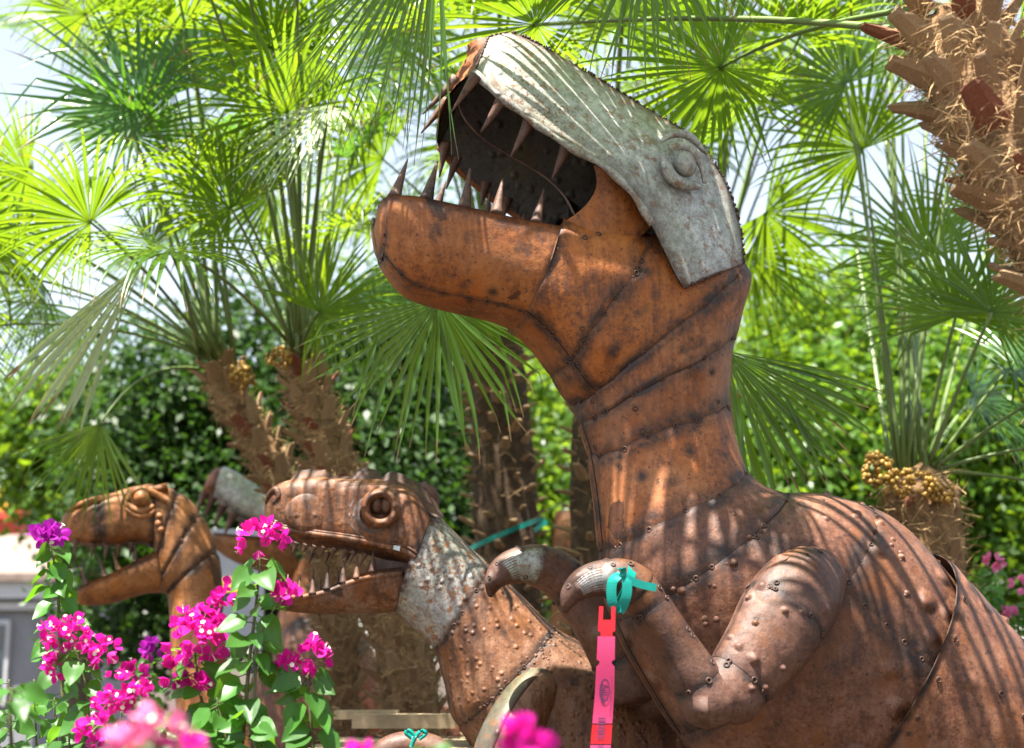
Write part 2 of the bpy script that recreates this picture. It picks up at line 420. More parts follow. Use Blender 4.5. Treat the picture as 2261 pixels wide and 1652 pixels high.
STICK = plain('sticker_paper', (0.62, 0.72, 0.72), 0.5, nscale=60, var=0.3)

# ------------------------------------------------------------------ ground and sky-side setting
g = obj('ground', [(-150, -30, 0), (150, -30, 0), (150, 200, 0), (-150, 200, 0)], [(0, 1, 2, 3)], GROUND, smooth=False)
g['kind'] = 'structure'

# ------------------------------------------------------------------ surfaces split into sheet-metal panels
class Loft:
    """sections: (top_world, bot_world, halfwidth, power[, taper]); closed super-ellipse"""
    wob = 0.0
    def __init__(s, secs, n):
        s.top = np.array([q[0] for q in secs]); s.bot = np.array([q[1] for q in secs])
        s.w = np.array([q[2] for q in secs]); s.p = np.array([q[3] if len(q) > 3 else 2.5 for q in secs])
        s.k = np.array([q[4] if len(q) > 4 else 0.0 for q in secs]); s.nv = n; s.m = len(secs)
    def S(s, u, t):
        u = np.asarray(u, float); t = np.asarray(t, float)
        if s.wob: u = u + s.wob * np.clip((10.5 - u) / 2.5, 0, 1) * (np.sin(2 * math.pi * 5 * t + 1.3 + np.floor(u + .5) * 1.7 * 0) + .7 * np.sin(2 * math.pi * 13 * t + 2.1) + .6 * np.sin(2 * math.pi * 3 * t + 1.9 * u)) * np.clip(np.minimum(u, s.m - 1 - u), 0, 1)
        top = catmull_at(s.top, u); bot = catmull_at(s.bot, u); w = catmull_at(s.w, u); p = catmull_at(s.p, u); k = catmull_at(s.k, u)
        ph = 2 * math.pi * t; c, sn = np.cos(ph), np.sin(ph)
        ce = np.sign(c) * np.abs(c) ** (2 / p); se = np.sign(sn) * np.abs(sn) ** (2 / p)
        return (top + bot) / 2 + (top - bot) / 2 * ce[..., None] + s.nv * (w * se * (1 + k * ce))[..., None]
class ULoft(Loft):
    """open trough: t=0 near rim, 0.5 keel, 1 far rim; 'top' is the middle of the rim line"""
    def S(s, u, t):
        u = np.asarray(u, float); t = np.asarray(t, float)
        top = catmull_at(s.top, u); bot = catmull_at(s.bot, u); w = catmull_at(s.w, u); p = catmull_at(s.p, u)
        ph = math.pi * t; c, sn = np.cos(ph), np.sin(ph)
        ce = np.sign(c) * np.abs(c) ** (2 / p); se = np.abs(sn) ** (2 / p)
        return top + (bot - top) * se[..., None] + s.nv * (w * ce)[..., None]
class Sweep:
    """round limb along a path of (point, radius)"""
    def __init__(s, pts, radii, nv, flat=1.0):
        s.c = np.array(pts); s.r = np.array(radii, float); s.nv = nv; s.m = len(pts); s.flat = flat
    def S(s, u, t):
        u = np.asarray(u, float); t = np.asarray(t, float)
        c = catmull_at(s.c, u); d = catmull_at(s.c, u + 0.02) - catmull_at(s.c, u - 0.02)
        d = nrmv(d); r = np.maximum(catmull_at(s.r, u), 0.002)
        x = np.cross(d, s.nv); x = nrmv(x); y = nrmv(np.cross(x, d))
        ph = 2 * math.pi * t
        return c + x * (r * np.cos(ph))[..., None] + y * (r * s.flat * np.sin(ph))[..., None]

def panel(name, L, u0, u1, t0, t1, mat, parent, off=0.0, nu=24, nt=20, thick=0.0, welds=None, burn_w=0.02, lift=0.004, inner=None, curl=None):
    uu, tt = np.meshgrid(np.linspace(u0, u1, nu), np.linspace(t0, t1, nt), indexing='ij')
    p = L.S(uu, tt)
    e = 1e-3
    du = L.S(np.clip(uu + e, 0, L.m - 1 - 1e-6), tt) - L.S(np.clip(uu - e, 0, 1e9), tt)
    dt = L.S(uu, tt + e) - L.S(uu, tt - e)
    n = nrmv(np.cross(du, dt))
    cen = L.S(uu, tt * 0 + 0.25) * 0.5 + L.S(uu, tt * 0 + 0.75) * 0.5
    sgn = np.sign(np.mean(np.sum(n * (p - cen), -1))) or 1.0
    n = n * sgn
    lu = np.linalg.norm(np.diff(p, axis=0), axis=-1).sum(0).mean(); lt = np.linalg.norm(np.diff(p, axis=1), axis=-1).sum(1).mean()
    fu = np.linspace(0, 1, nu)[:, None]; ft = np.linspace(0, 1, nt)[None, :]
    d_e = np.minimum(np.minimum(fu, 1 - fu) * lu, np.minimum(ft, 1 - ft) * lt)
    burn = np.exp(-(d_e / burn_w) ** 2)
    p = p + n * (off + lift * (1 - np.exp(-(d_e / 0.012) ** 2)))[..., None]
    if welds is not None and len(welds):
        W = np.array(welds)
        dd = np.min(np.linalg.norm(p[:, :, None, :] - W[None, None], axis=-1), -1)
        burn = np.maximum(burn, 0.95 * np.exp(-(dd / 0.022) ** 2))
    v = p.reshape(-1, 3); f = grid_faces(nu, nt, flip=(sgn > 0) != True)
    a = burn.ravel()
    if thick:
        vi = (p - n * thick).reshape(-1, 3); k = len(v)
        f2 = [tuple(x + k for x in q[::-1]) for q in f]
        rim = [i * nt for i in range(nu)] + [(nu - 1) * nt + j for j in range(1, nt)] + [i * nt + nt - 1 for i in range(nu - 2, -1, -1)] + [j for j in range(nt - 2, 0, -1)]
        f3 = [(rim[i], rim[(i + 1) % len(rim)], rim[(i + 1) % len(rim)] + k, rim[i] + k) for i in range(len(rim))]
        v = np.vstack([v, vi]); f = f + f2 + f3; a = np.concatenate([a, a])
    o = obj(name, v, f, mat, parent, attrs={'burn': a})
    if inner is not None:
        vi = (p - n * (thick + 0.004)).reshape(-1, 3)
        obj('inner_plate', vi, grid_faces(nu, nt), inner, o, attrs={'burn': burn.ravel() * 0.4})
    return o

RNG = np.random.default_rng(7)
def weld_line(L, u0, u1, t0, t1, spacing=0.055, jit=0.48):
    k = 60
    uu = np.linspace(u0, u1, k); tt = np.linspace(t0, t1, k); p = L.S(uu, tt)
    s = np.concatenate([[0], np.cumsum(np.linalg.norm(np.diff(p, axis=0), axis=1))])
    n = max(1, int(s[-1] / spacing))
    q = np.clip((np.arange(n) + 0.5 + RNG.uniform(-jit, jit, n)) * s[-1] / n, 0, s[-1])
    out = []
    for x in q:
        u = np.interp(x, s, uu); t = np.interp(x, s, tt)
        p0 = L.S(np.array([u]), np.array([t]))[0]
        e = 1e-3
        a = L.S(np.array([min(u + e, L.m - 1.001)]), np.array([t]))[0] - L.S(np.array([max(u - e, 0)]), np.array([t]))[0]
        b = L.S(np.array([u]), np.array([t + e]))[0] - L.S(np.array([u]), np.array([t - e]))[0]
        nn = nrm(np.cross(a, b))
        c = 0.5 * (L.S(np.array([u]), np.array([0.25]))[0] + L.S(np.array([u]), np.array([0.75]))[0])
        if np.dot(nn, p0 - c) < 0: nn = -nn
        out.append((p0, nn))
    return out
def ring_geo(G, p, n, r=0.011, tr=0.004):
    x, _, z = frame_from(n, ZUP); 
    A, B = 8, 4
    v = []
    for i in range(A):
        a = 2 * math.pi * i / A; d = x * math.cos(a) + z * math.sin(a)
        for j in range(B):
            b = 2 * math.pi * j / B
            v.append(p + d * (r + tr * math.cos(b)) + n * (0.004 + tr * math.sin(b)))
    f = [(i * B + j, i * B + (j + 1) % B, ((i + 1) % A) * B + (j + 1) % B, ((i + 1) % A) * B + j) for i in range(A) for j in range(B)]
    G.add(v, f)
def bead_geo(G, p, n, r):
    v, f = ico(p + n * r * 0.3, r, RNG.uniform(0.6, 1.3, 3), 3, 5); G.add(v, f)
def beads(name, welds_list, parent, small=None):
    G = Geo()
    for p, n in welds_list: ring_geo(G, p, n, RNG.uniform(0.0055, 0.0085), RNG.uniform(0.002, 0.0032))
    for p, n in (small or []): bead_geo(G, p, n, RNG.uniform(0.002, 0.0045))
    v, f = G.out(); o = obj(name, v, f, WELD, parent, attrs=None, kind='stuff'); return o

def nub_geo(G, p, nn, r, h, seg=9):
    x, y, z = frame_from(nn, ZUP); v = []
    prof = ((1.9, -.12), (1.45, .06), (1.1, .28), (.8, .62), (.45, .92), (.0, 1.0))
    for q, e in prof[:-1]:
        for k in range(seg):
            a = 2 * math.pi * k / seg; v.append(p + (x * math.cos(a) + z * math.sin(a)) * r * q + nn * h * e)
    v.append(p + nn * h); f = grid_faces(5, seg, True); o = 4 * seg
    G.add(v, f + [(o + k, o + (k + 1) % seg, 5 * seg) for k in range(seg)])

def tooth(parent, b, t, r, curve=0.0, name='tooth', mat=None):
    b = np.asarray(b); t = np.asarray(t); ax = t - b; L = np.linalg.norm(ax)
    side = nrm(np.cross(ax, [0, 1, 0.1])); k = 6
    path = [b - ax * 0.05] + [b + ax * f + side * curve * L * math.sin(math.pi * f) for f in (0.04, 0.25, 0.5, 0.75, 1.0)]
    rad = [r * 1.35, r * 1.12, r * 0.86, r * 0.62, r * 0.38, r * 0.14]
    v, f = tube(path, rad, 8, up=np.array([0.1, 1, 0.05]))
    return obj(name, v, f, mat or TOOTH, parent)

# ================================================================== BIG TYRANNOSAUR
def build_rex():
    F = Frame(1500, 800, 4.72, 14)
    A = F.at; n = F.n
    base = F.at(1900, 1300); base[2] = 0
    R = thing('dinosaur_sculpture', base, 'big rusty steel tyrannosaur with a bare grey skull and wide open jaws', 'sculpture')
    # ---- neck, throat and trunk
    def sec(t, b, w, p=2.5, k=0.0, to=0.0): return (A(*t, to) - n * to, A(*b), w, p, k)
    secs = [sec((1222, 497), (1138, 714), .20, 3.2), sec((1320, 512), (1186, 760), .205, 3.0), sec((1420, 530), (1230, 824), .21, 2.8),
            sec((1530, 560), (1256, 868), .205, 2.8), sec((1636, 600), (1274, 892), .20, 2.6), sec((1622, 700), (1282, 920), .195, 2.4),
            sec((1603, 790), (1290, 950), .195, 2.3), sec((1597, 900), (1307, 1005), .195, 2.3), sec((1607, 970), (1322, 1100), .21, 2.3),
            sec((1640, 1046), (1334, 1215), .25, 2.2, .03, .03), sec((1705, 1086), (1352, 1340), .31, 2.15, .08, .06), sec((1840, 1090), (1430, 1500), .37, 2.1, .14, .11),
            sec((1985, 1140), (1570, 1700), .40, 2.1, .18, .15), sec((2112, 1270), (1800, 1880), .41, 2.1, .18, .17), sec((2250, 1425), (2120, 1950), .39, 2.1, .15, .17),
            sec((2480, 1640), (2480, 1930), .26, 2.2, 0, .15), sec((2800, 1800), (2830, 1950), .15, 2.2), sec((3200, 1860), (3230, 1930), .06, 2.2), ]
    L = Loft(secs, n); L.wob = .045
    W = []; small = []
    def seam(u0, u1, t0, t1, sp=0.10, dense=0.045):
        W.extend(weld_line(L, u0, u1, t0, t1, sp)); small.extend(weld_line(L, u0, u1, t0, t1, dense, 0.5))
    ub = [0.0, 2.0, 4.0, 5.6, 7.1, 9.0, 10.2, 11.6, 13.2, 15.0, 17.0 - 1e-3]
    for q in ub[1:9]: seam(q, q, 0.0, 0.5)
    seam(0, 5, 0.40, 0.44); seam(3.0, 5.0, 0.2, 0.24, 0.09); seam(10.2, 13.2, 0.22, 0.22); seam(5.6, 7.1, 0.47, 0.47)
    seam(2, 2.0, 0.1, 0.45)
    extra = []
    for _ in range(26):
        u = RNG.uniform(0.3, 9); t = RNG.uniform(0.08, 0.42)
        extra += weld_line(L, u, u + 0.01, t, t + 0.005, 5.0)
    W += extra
    wp = [p for p, _ in W]
    # dark backing behind the seams
    uu, tt = np.meshgrid(np.linspace(0, 17 - 1e-3, 70), np.linspace(0, 1, 29)[:-1], indexing='ij')
    c0 = 0.5 * (L.S(uu, tt * 0 + .25) + L.S(uu, tt * 0 + .75)); pcore = L.S(uu, tt); pcore = c0 + (pcore - c0) * 0.975
    obj('backing_frame', pcore.reshape(-1, 3), grid_faces(70, 28, True), CORE, R)
    for i in range(len(ub) - 1):
        u0, u1 = ub[i], ub[i + 1]
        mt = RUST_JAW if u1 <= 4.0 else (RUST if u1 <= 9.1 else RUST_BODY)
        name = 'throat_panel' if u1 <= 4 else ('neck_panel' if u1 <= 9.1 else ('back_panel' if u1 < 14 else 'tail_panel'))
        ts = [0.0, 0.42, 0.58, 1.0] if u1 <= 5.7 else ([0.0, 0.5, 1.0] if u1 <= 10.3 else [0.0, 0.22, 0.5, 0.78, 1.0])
        for j in range(len(ts) - 1):
            wl = wp if ts[j] < 0.5 else None
            panel(name, L, u0, u1, ts[j], ts[j + 1], mt, R, off=0.002 * ((i + j) % 3), nu=34, nt=30, welds=wl, burn_w=0.045)
    beads('weld_bead', W, R, small)
    # hammered nubs standing proud of the trunk
    G = Geo()
    for _ in range(64):
        u = RNG.uniform(9.6, 13.0); t = RNG.uniform(0.02, 0.4)
        for k in range(RNG.integers(1, 3)):
            (p, nn), = weld_line(L, min(u + RNG.uniform(-.12, .12), 16), min(u + .01, 16.9), t + RNG.uniform(-.012, .012), t, 9.0)[:1]
            r = RNG.uniform(0.009, 0.018)
            nub_geo(G, p, nn, r * RNG.uniform(.7, .95), r * RNG.uniform(.5, .95))
    v, f = G.out(); obj('hammered_nub', v, f, RUST_BODY, R, kind='stuff', attrs={'burn': np.zeros(len(v))})
    # raised plate over the haunch
    wl = weld_line(L, 12.8, 12.8, 0.06, 0.46, 0.13) + weld_line(L, 13.3, 15.5, 0.2, 0.26, 0.12) + weld_line(L, 14.3, 14.35, 0.05, .45, .12)
    panel('haunch_plate', L, 12.72, 15.6, 0.015, 0.48, RUST_BODY, R, off=0.036, nu=50, nt=40, welds=[p for p, _ in wl], thick=0.007)
    panel('haunch_plate', L, 12.72, 15.6, 0.52, 0.985, RUST_BODY, R, off=0.036, nu=24, nt=20, thick=0.007)
    beads('weld_bead', [(p + q * .039, q) for p, q in wl], R)
    G = Geo()
    for _ in range(34):
        u = RNG.uniform(13.2, 15.2); t = RNG.uniform(0.04, 0.42)
        for k in range(RNG.integers(1, 4)):
            (p, nn), = weld_line(L, u + RNG.uniform(0, .1), u + .12, t + RNG.uniform(-.015, .015), t + .002, 9.0)[:1]
            r = RNG.uniform(0.010, 0.019)
            nub_geo(G, p + nn * .039, nn, r * RNG.uniform(.7, .95), r * RNG.uniform(.5, .95))
    v, f = G.out(); obj('hammered_nub', v, f, RUST_BODY, R, kind='stuff', attrs={'burn': np.zeros(len(v))})
    # legs down to the ground
    for o_ in (0.36, -0.36):
        hip = A(2230, 1800, o_ * .8)
        path = [hip, hip + np.array([-.18, -.0, -.32]), hip + np.array([.12, 0, -.62]), np.array([hip[0] + .02, hip[1], 0.12]), np.array([hip[0] - .05, hip[1], 0.05])]
        v, f = tube(path, [.24, .19, .10, .08, .07], 14, 20); obj('leg', v, f, RUST_BODY, R, attrs={'burn': np.zeros(len(v))})
        G = Geo()
        for a in (-.5, 0, .5):
            q = np.array([hip[0] - .03, hip[1], 0.06])
            v, f = tube([q, q + np.array([-.2 * math.cos(a), .2 * math.sin(a), .0]), q + np.array([-.36 * math.cos(a), .36 * math.sin(a), -.04])], [.06, .05, .015], 8, 8); G.add(v, f)
        v, f = G.out(); obj('foot', v, f, RUST_BODY, R, attrs={'burn': np.zeros(len(v))})

    # ---- lower jaw trough
    def us(t, b, w, p=2.7): return (A(*t, w) - n * w, A(*b), w, p)
    J = ULoft([us((836, 452), (826, 500), .07), us((856, 434), (842, 575), .12), us((905, 432), (890, 640), .155), us((960, 441), (948, 668), .175),
               us((1060, 463), (1044, 690), .195, 2.8), us((1150, 483), (1096, 702), .20, 2.9), us((1240, 499), (1148, 721), .212, 2.9)], n)
    jw = weld_line(J, 0.9, 6, 0.36, 0.36, 0.07) + weld_line(J, 6, 6, 0.02, 0.45, 0.055) + weld_line(J, 1.0, 1.0, 0.1, 0.5, 0.05) + weld_line(J, 1.6, 5.8, 0.07, 0.07, 0.16) + weld_line(J, 3.0, 6, 0.27, 0.3, .12)
    jp = [p for p, _ in jw]
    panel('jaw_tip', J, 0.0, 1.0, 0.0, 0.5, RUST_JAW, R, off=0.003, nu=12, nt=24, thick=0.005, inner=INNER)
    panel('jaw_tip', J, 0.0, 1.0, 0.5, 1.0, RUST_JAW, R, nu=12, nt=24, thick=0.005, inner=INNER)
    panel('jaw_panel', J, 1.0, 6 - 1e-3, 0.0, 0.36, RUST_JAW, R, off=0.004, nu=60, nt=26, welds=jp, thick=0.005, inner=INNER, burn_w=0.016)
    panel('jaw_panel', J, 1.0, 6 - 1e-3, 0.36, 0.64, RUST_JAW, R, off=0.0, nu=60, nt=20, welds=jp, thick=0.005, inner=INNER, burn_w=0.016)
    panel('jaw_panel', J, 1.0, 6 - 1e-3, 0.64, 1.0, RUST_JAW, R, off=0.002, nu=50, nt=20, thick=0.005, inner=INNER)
    beads('weld_bead', jw, R, weld_line(J, 0.9, 6, 0.36, 0.36, 0.025, .5))
    # ---- cheek skin between the jaws (near and far)
    fr = catmull([(1312, 365), (1318, 410), (1292, 455), (1238, 496)], 12); bk = catmull([(1380, 395), (1425, 450), (1440, 495), (1405, 530)], 12)
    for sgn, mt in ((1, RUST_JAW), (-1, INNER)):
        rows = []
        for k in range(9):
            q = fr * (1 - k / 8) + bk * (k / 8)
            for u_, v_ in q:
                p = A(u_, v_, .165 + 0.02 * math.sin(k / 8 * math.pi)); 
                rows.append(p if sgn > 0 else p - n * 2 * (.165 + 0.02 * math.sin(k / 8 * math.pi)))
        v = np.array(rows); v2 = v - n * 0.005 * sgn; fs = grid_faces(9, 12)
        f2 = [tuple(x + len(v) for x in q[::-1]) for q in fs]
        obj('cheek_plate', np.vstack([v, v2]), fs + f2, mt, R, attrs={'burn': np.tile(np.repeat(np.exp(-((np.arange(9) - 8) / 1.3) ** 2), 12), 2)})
    # ---- skull plates
    T = [(1078, 82), (1130, 73), (1200, 102), (1290, 155), (1370, 202), (1450, 252), (1530, 302), (1585, 372), (1618, 440), (1637, 510), (1643, 582)]
    B = [(1046, 160), (1090, 204), (1140, 242), (1195, 283), (1260, 327), (1335, 370), (1392, 424), (1432, 485), (1466, 552), (1492, 606), (1510, 635)]
    wt = np.array([.055, .06, .065, .07, .075, .085, .095, .105, .115, .125, .135]); wb = np.array([.185, .205, .222, .235, .245, .25, .252, .25, .245, .236, .225])
    NU, NV = 90, 34
    tp = np.array([A(*q, w) for q, w in zip(T, wt)]); bp = np.array([A(*q, w) for q, w in zip(B, wb)])
    s = np.linspace(0, 10, NU); tc = catmull_at(tp, s); bc = catmull_at(bp, s); 
    wtc = catmull_at(wt, s); wbc = catmull_at(wb, s)
    def side(f):   # f 0 top .. 1 bottom, convex bulge outwards
        return tc * (1 - f) + bc * f + n * (0.018 * math.sin(math.pi * f ** 0.85))
    near = np.array([side(f) for f in np.linspace(0, 1, NV)]).transpose(1, 0, 2)
    def mirror(a): return a - n * (2 * ((a - F.p) @ n))[..., None]
    fu = np.linspace(0, 1, NU)[:, None]; fv = np.linspace(0, 1, NV)[None, :]
    de = np.minimum(np.minimum(fu, 1 - fu) * 1.0, np.minimum(fv * 0.9, 0.7 * (1 - fv)) * 0.27)
    burn = np.maximum(np.exp(-(de / 0.016) ** 2), .5 * np.exp(-(de / 0.04) ** 2))
    spots = [(1352, 282), (1290, 350), (1385, 372), (1165, 160), (1455, 415), (1500, 440), (1560, 610)]
    for sp in spots:
        pp = A(*sp, .21); burn = np.maximum(burn, 0.55 * np.exp(-(np.linalg.norm(near - pp, axis=-1) / 0.028) ** 2))
    gf = grid_faces_np(NU, NV)
    far = mirror(near) - (n * .07 + F.l * .03 + ZUP * .10)[None, None, :] * (fv * (1 - .55 * fu))[..., None]
    for nm, pl, mt in (('skull_plate', near, GALV), ('skull_plate', far, GALV)):
        sg = 1 if pl is near else -1
        v = pl.reshape(-1, 3)
        o = obj(nm, v, gf, mt, R, attrs={'burn': burn.ravel()})
        ip = pl - n * 0.008 * sg
        obj('inner_plate', ip.reshape(-1, 3), gf, INNER, o, attrs={'burn': burn.ravel() * 0.3})
    # crown strip over the top, and the weld bead along its edge
    mid = np.linspace(-1, 1, 11)
    ridge = []
    for i in range(NU):
        a, b = near[i, 0], far[i, 0]
        for q in mid: ridge.append((a + b) / 2 + (a - b) / 2 * q + np.array([0, 0, 0.02]) * (1 - q * q) - 0.003 * ZUP)
    obj('crown_strip', ridge, grid_faces_np(NU, 11), RUST, R, attrs={'burn': np.tile(np.abs(mid) ** 6, NU)})
    roof = []
    for i in range(NU - 20):
        a, b = near[i, 3], far[i, 3]
        for q in mid: roof.append((a + b) / 2 + (a - b) / 2 * q)
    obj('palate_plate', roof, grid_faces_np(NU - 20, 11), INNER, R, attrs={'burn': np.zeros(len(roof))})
    G = Geo()
    for i in range(0, NU - 1):
        for k in range(3):
            p = near[i, 0] * (1 - k / 3) + near[i + 1, 0] * (k / 3)
            if RNG.random() < 0.75: bead_geo(G, p + RNG.normal(0, .002, 3), n, RNG.uniform(.003, .0065))
    for j in range(NV): 
        bead_geo(G, near[0, j], n, RNG.uniform(.003, .006)); 
        if j > 12: bead_geo(G, near[-1, j], n, RNG.uniform(.004, .008))
    v, f = G.out(); obj('weld_bead', v, f, WELD, R, kind='stuff')
    # snout front plate (rusty, wrinkled) between the two sides
    sn = []
    cols = 17
    for j in range(18):
        a, b = near[0, j * 33 // 17], far[0, j * 33 // 17]
        for q in np.linspace(-1, 1, cols):
            ww = 0.012 * math.sin(j * 1.9 + 2 * q) + 0.012 * math.sin(j * 0.9)
            sn.append((a + b) / 2 + (a - b) / 2 * q - F.l * (0.035 * (1 - q ** 4) + ww * (1 - q * q)))
    snv = np.array(sn)
    o = obj('snout_plate', snv, grid_faces(18, cols), RUST, R, attrs={'burn': np.tile(np.abs(np.linspace(-1, 1, cols)) ** 8, 18)})
    obj('inner_plate', snv + F.l * 0.012, grid_faces(18, cols), INNER, o, attrs={'burn': np.zeros(len(snv))})
    # rolled lip along the lower edge
    lp = [near[i, -1] for i in range(0, 66, 2)]
    ln = np.array(lp) + n * 0.004
    v, f = tube(ln, np.full(len(ln), .0125) * (1 + 0.25 * np.sin(np.arange(len(ln)) * 1.1)), 8); obj('lip_rim', v, f, GALV, R, attrs={'burn': np.full(len(v), 0.25)})
    lf = far[0:66:2, -1] + 0.0; v, f = tube(lf, np.full(len(lf), .012), 8); obj('lip_rim', v, f, RUST, R, attrs={'burn': np.full(len(v), 0.3)})
    # teeth
    for b, t, r in [((1048, 172), (998, 246), 15), ((1108, 222), (1062, 292), 17), ((1168, 272), (1128, 346), 17), ((1252, 322), (1219, 396), 17)]:
        o_ = .20; tooth(R, A(*b, o_), A(*t, o_ - .02), r * .00115, 0.0)
    for b, t, o_ in [((1004, 178), (934, 252), .06), ((985, 226), (930, 294), -.08), ((984, 318), (970, 392), -.24), ((1008, 350), (985, 418), -.26), ((1072, 405), (1062, 455), -.27), ((1120, 440), (1112, 482), -.27)]:
        tooth(R, A(*b, o_), A(*t, o_ - .01), .017, 0.0)
    for b, t, r, o_ in [((872, 432), (900, 352), 16, .1), ((942, 438), (966, 356), 17, .15), ((1026, 456), (1038, 372), 16, .18), ((1096, 470), (1110, 394), 16, .185), ((1184, 490), (1201, 418), 15, .185)]:
        tooth(R, A(*b, o_), A(*t, o_ - .02), r * .00115, 0.0)
    for b, t in [((960, 470), (984, 400)), ((1070, 500), (1082, 425)), ((1150, 520), (1158, 470))]:
        tooth(R, A(*b, -.16), A(*t, -.15), .019)
    # bent wire across the mouth
    wv = [A(1012, 228, .0), A(1030, 268, .0), A(1075, 312, -.02), A(1140, 352, -.03), A(1205, 392, 0.0), A(1245, 432, .08), A(1268, 474, .14)]
    v, f = tube(wv, [.0045] * 7, 6, 30); obj('mouth_wire', v, f, TOOTH, R)
    # eye
    eo = .235
    def ep(u, v_, o_=eo): return A(u, v_, o_)
    c = ep(1513, 362, .215); v, f = ico(np.zeros(3), 1, (.037, .034, .047), 10, 16)
    ax = nrm(np.array([0.35, 0, 1.0])); v = v @ np.array([[1, 0, 0], [0, 1, 0], [0, 0, 1]]); ang = math.radians(-18)
    Rm = np.array([[math.cos(ang), 0, math.sin(ang)], [0, 1, 0], [-math.sin(ang), 0, math.cos(ang)]]); v = v @ Rm.T + c
    obj('eyeball', v, f, GALV, R, attrs={'burn': np.full(len(v), 0.12)})
    def lid(pts, rad, o_): 
        path = [ep(u, q, o_) for u, q in pts]; v, f = tube(path, np.array(rad) * .00140, 10, 26, flat=0.85, up=n); obj('eyelid', v, f, GALV, R, attrs={'burn': np.full(len(v), 0.18)})
    lid([(1462, 338), (1470, 366), (1484, 392), (1512, 408), (1546, 412)], [5, 15, 17, 15, 7], .222)
    lid([(1478, 328), (1508, 322), (1534, 338), (1552, 372), (1556, 404)], [6, 11, 12, 10, 6], .224)
    lid([(1460, 312), (1490, 296), (1524, 302), (1560, 340)], [4, 10, 11, 4], .205)
    # ---- arms
    def limb(name, pts, mat, cuts, nvis=30, flat=1.0):
        S_ = Sweep([A(u, q, o_) for u, q, o_, r in pts], [r * F.px(u, q, o_) for u, q, o_, r in pts], n, flat)
        wl = []
        for c_ in cuts[1:-1]: wl += weld_line(S_, c_, c_, 0.0, 1.0, 0.075)
        wl += weld_line(S_, cuts[0] + .2, cuts[-1] - .3, 0.12, 0.12, 0.09)
        wpl = [p for p, _ in wl]
        for i in range(len(cuts) - 1):
            panel(name, S_, cuts[i], cuts[i + 1], 0, 1, mat, R, off=0.0015 * (i % 2), nu=22, nt=40, welds=wpl, burn_w=0.014, lift=0.003)
        beads('weld_bead', wl, R)
        if name == 'upper_arm_panel':
            G = Geo()
            for _ in range(13):
                (p, nn), = weld_line(S_, (u_ := RNG.uniform(1.0, 4.6)), u_ + .01, (t_ := RNG.uniform(0.02, .36)), t_ + .002, 9.0)[:1]
                r = RNG.uniform(0.009, 0.017)
                nub_geo(G, p + nn * .003, nn, r * RNG.uniform(.7, .95), r * RNG.uniform(.5, .95))
            v, f = G.out(); obj('hammered_nub', v, f, RUST_ARM, R, kind='stuff', attrs={'burn': np.zeros(len(v))})
        return S_
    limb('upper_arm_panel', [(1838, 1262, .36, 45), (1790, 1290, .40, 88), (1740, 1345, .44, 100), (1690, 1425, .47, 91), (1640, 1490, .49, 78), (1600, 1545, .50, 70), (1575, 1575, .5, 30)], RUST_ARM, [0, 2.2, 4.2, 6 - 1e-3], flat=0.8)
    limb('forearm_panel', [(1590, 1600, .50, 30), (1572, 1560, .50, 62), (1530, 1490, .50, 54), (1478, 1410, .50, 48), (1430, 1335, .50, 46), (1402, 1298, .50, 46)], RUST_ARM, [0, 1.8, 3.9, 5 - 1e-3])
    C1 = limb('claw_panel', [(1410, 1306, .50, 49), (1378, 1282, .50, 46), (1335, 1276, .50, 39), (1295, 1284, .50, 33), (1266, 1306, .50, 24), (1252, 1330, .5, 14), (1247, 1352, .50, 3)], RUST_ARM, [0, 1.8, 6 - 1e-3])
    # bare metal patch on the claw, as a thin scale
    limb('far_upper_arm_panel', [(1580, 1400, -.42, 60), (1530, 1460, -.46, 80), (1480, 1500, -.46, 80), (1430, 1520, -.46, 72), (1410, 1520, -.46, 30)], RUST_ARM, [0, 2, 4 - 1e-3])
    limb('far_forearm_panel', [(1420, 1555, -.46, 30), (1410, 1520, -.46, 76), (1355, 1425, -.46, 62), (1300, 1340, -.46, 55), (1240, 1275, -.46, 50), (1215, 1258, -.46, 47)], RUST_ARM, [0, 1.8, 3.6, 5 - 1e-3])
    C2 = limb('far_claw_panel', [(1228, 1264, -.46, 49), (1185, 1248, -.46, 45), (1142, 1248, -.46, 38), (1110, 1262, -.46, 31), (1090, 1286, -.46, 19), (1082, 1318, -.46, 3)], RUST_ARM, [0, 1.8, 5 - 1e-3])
    for S_, u0, u1 in ((C1, 1.7, 4.2), (C2, 0.9, 3.2)):
        panel('bare_metal_scale', S_, u0, u1, .10, .44, GALV, R, off=.0035, nu=20, nt=16, burn_w=.014, lift=.001)
    return R, F, L
REX, FR, LREX = build_rex()

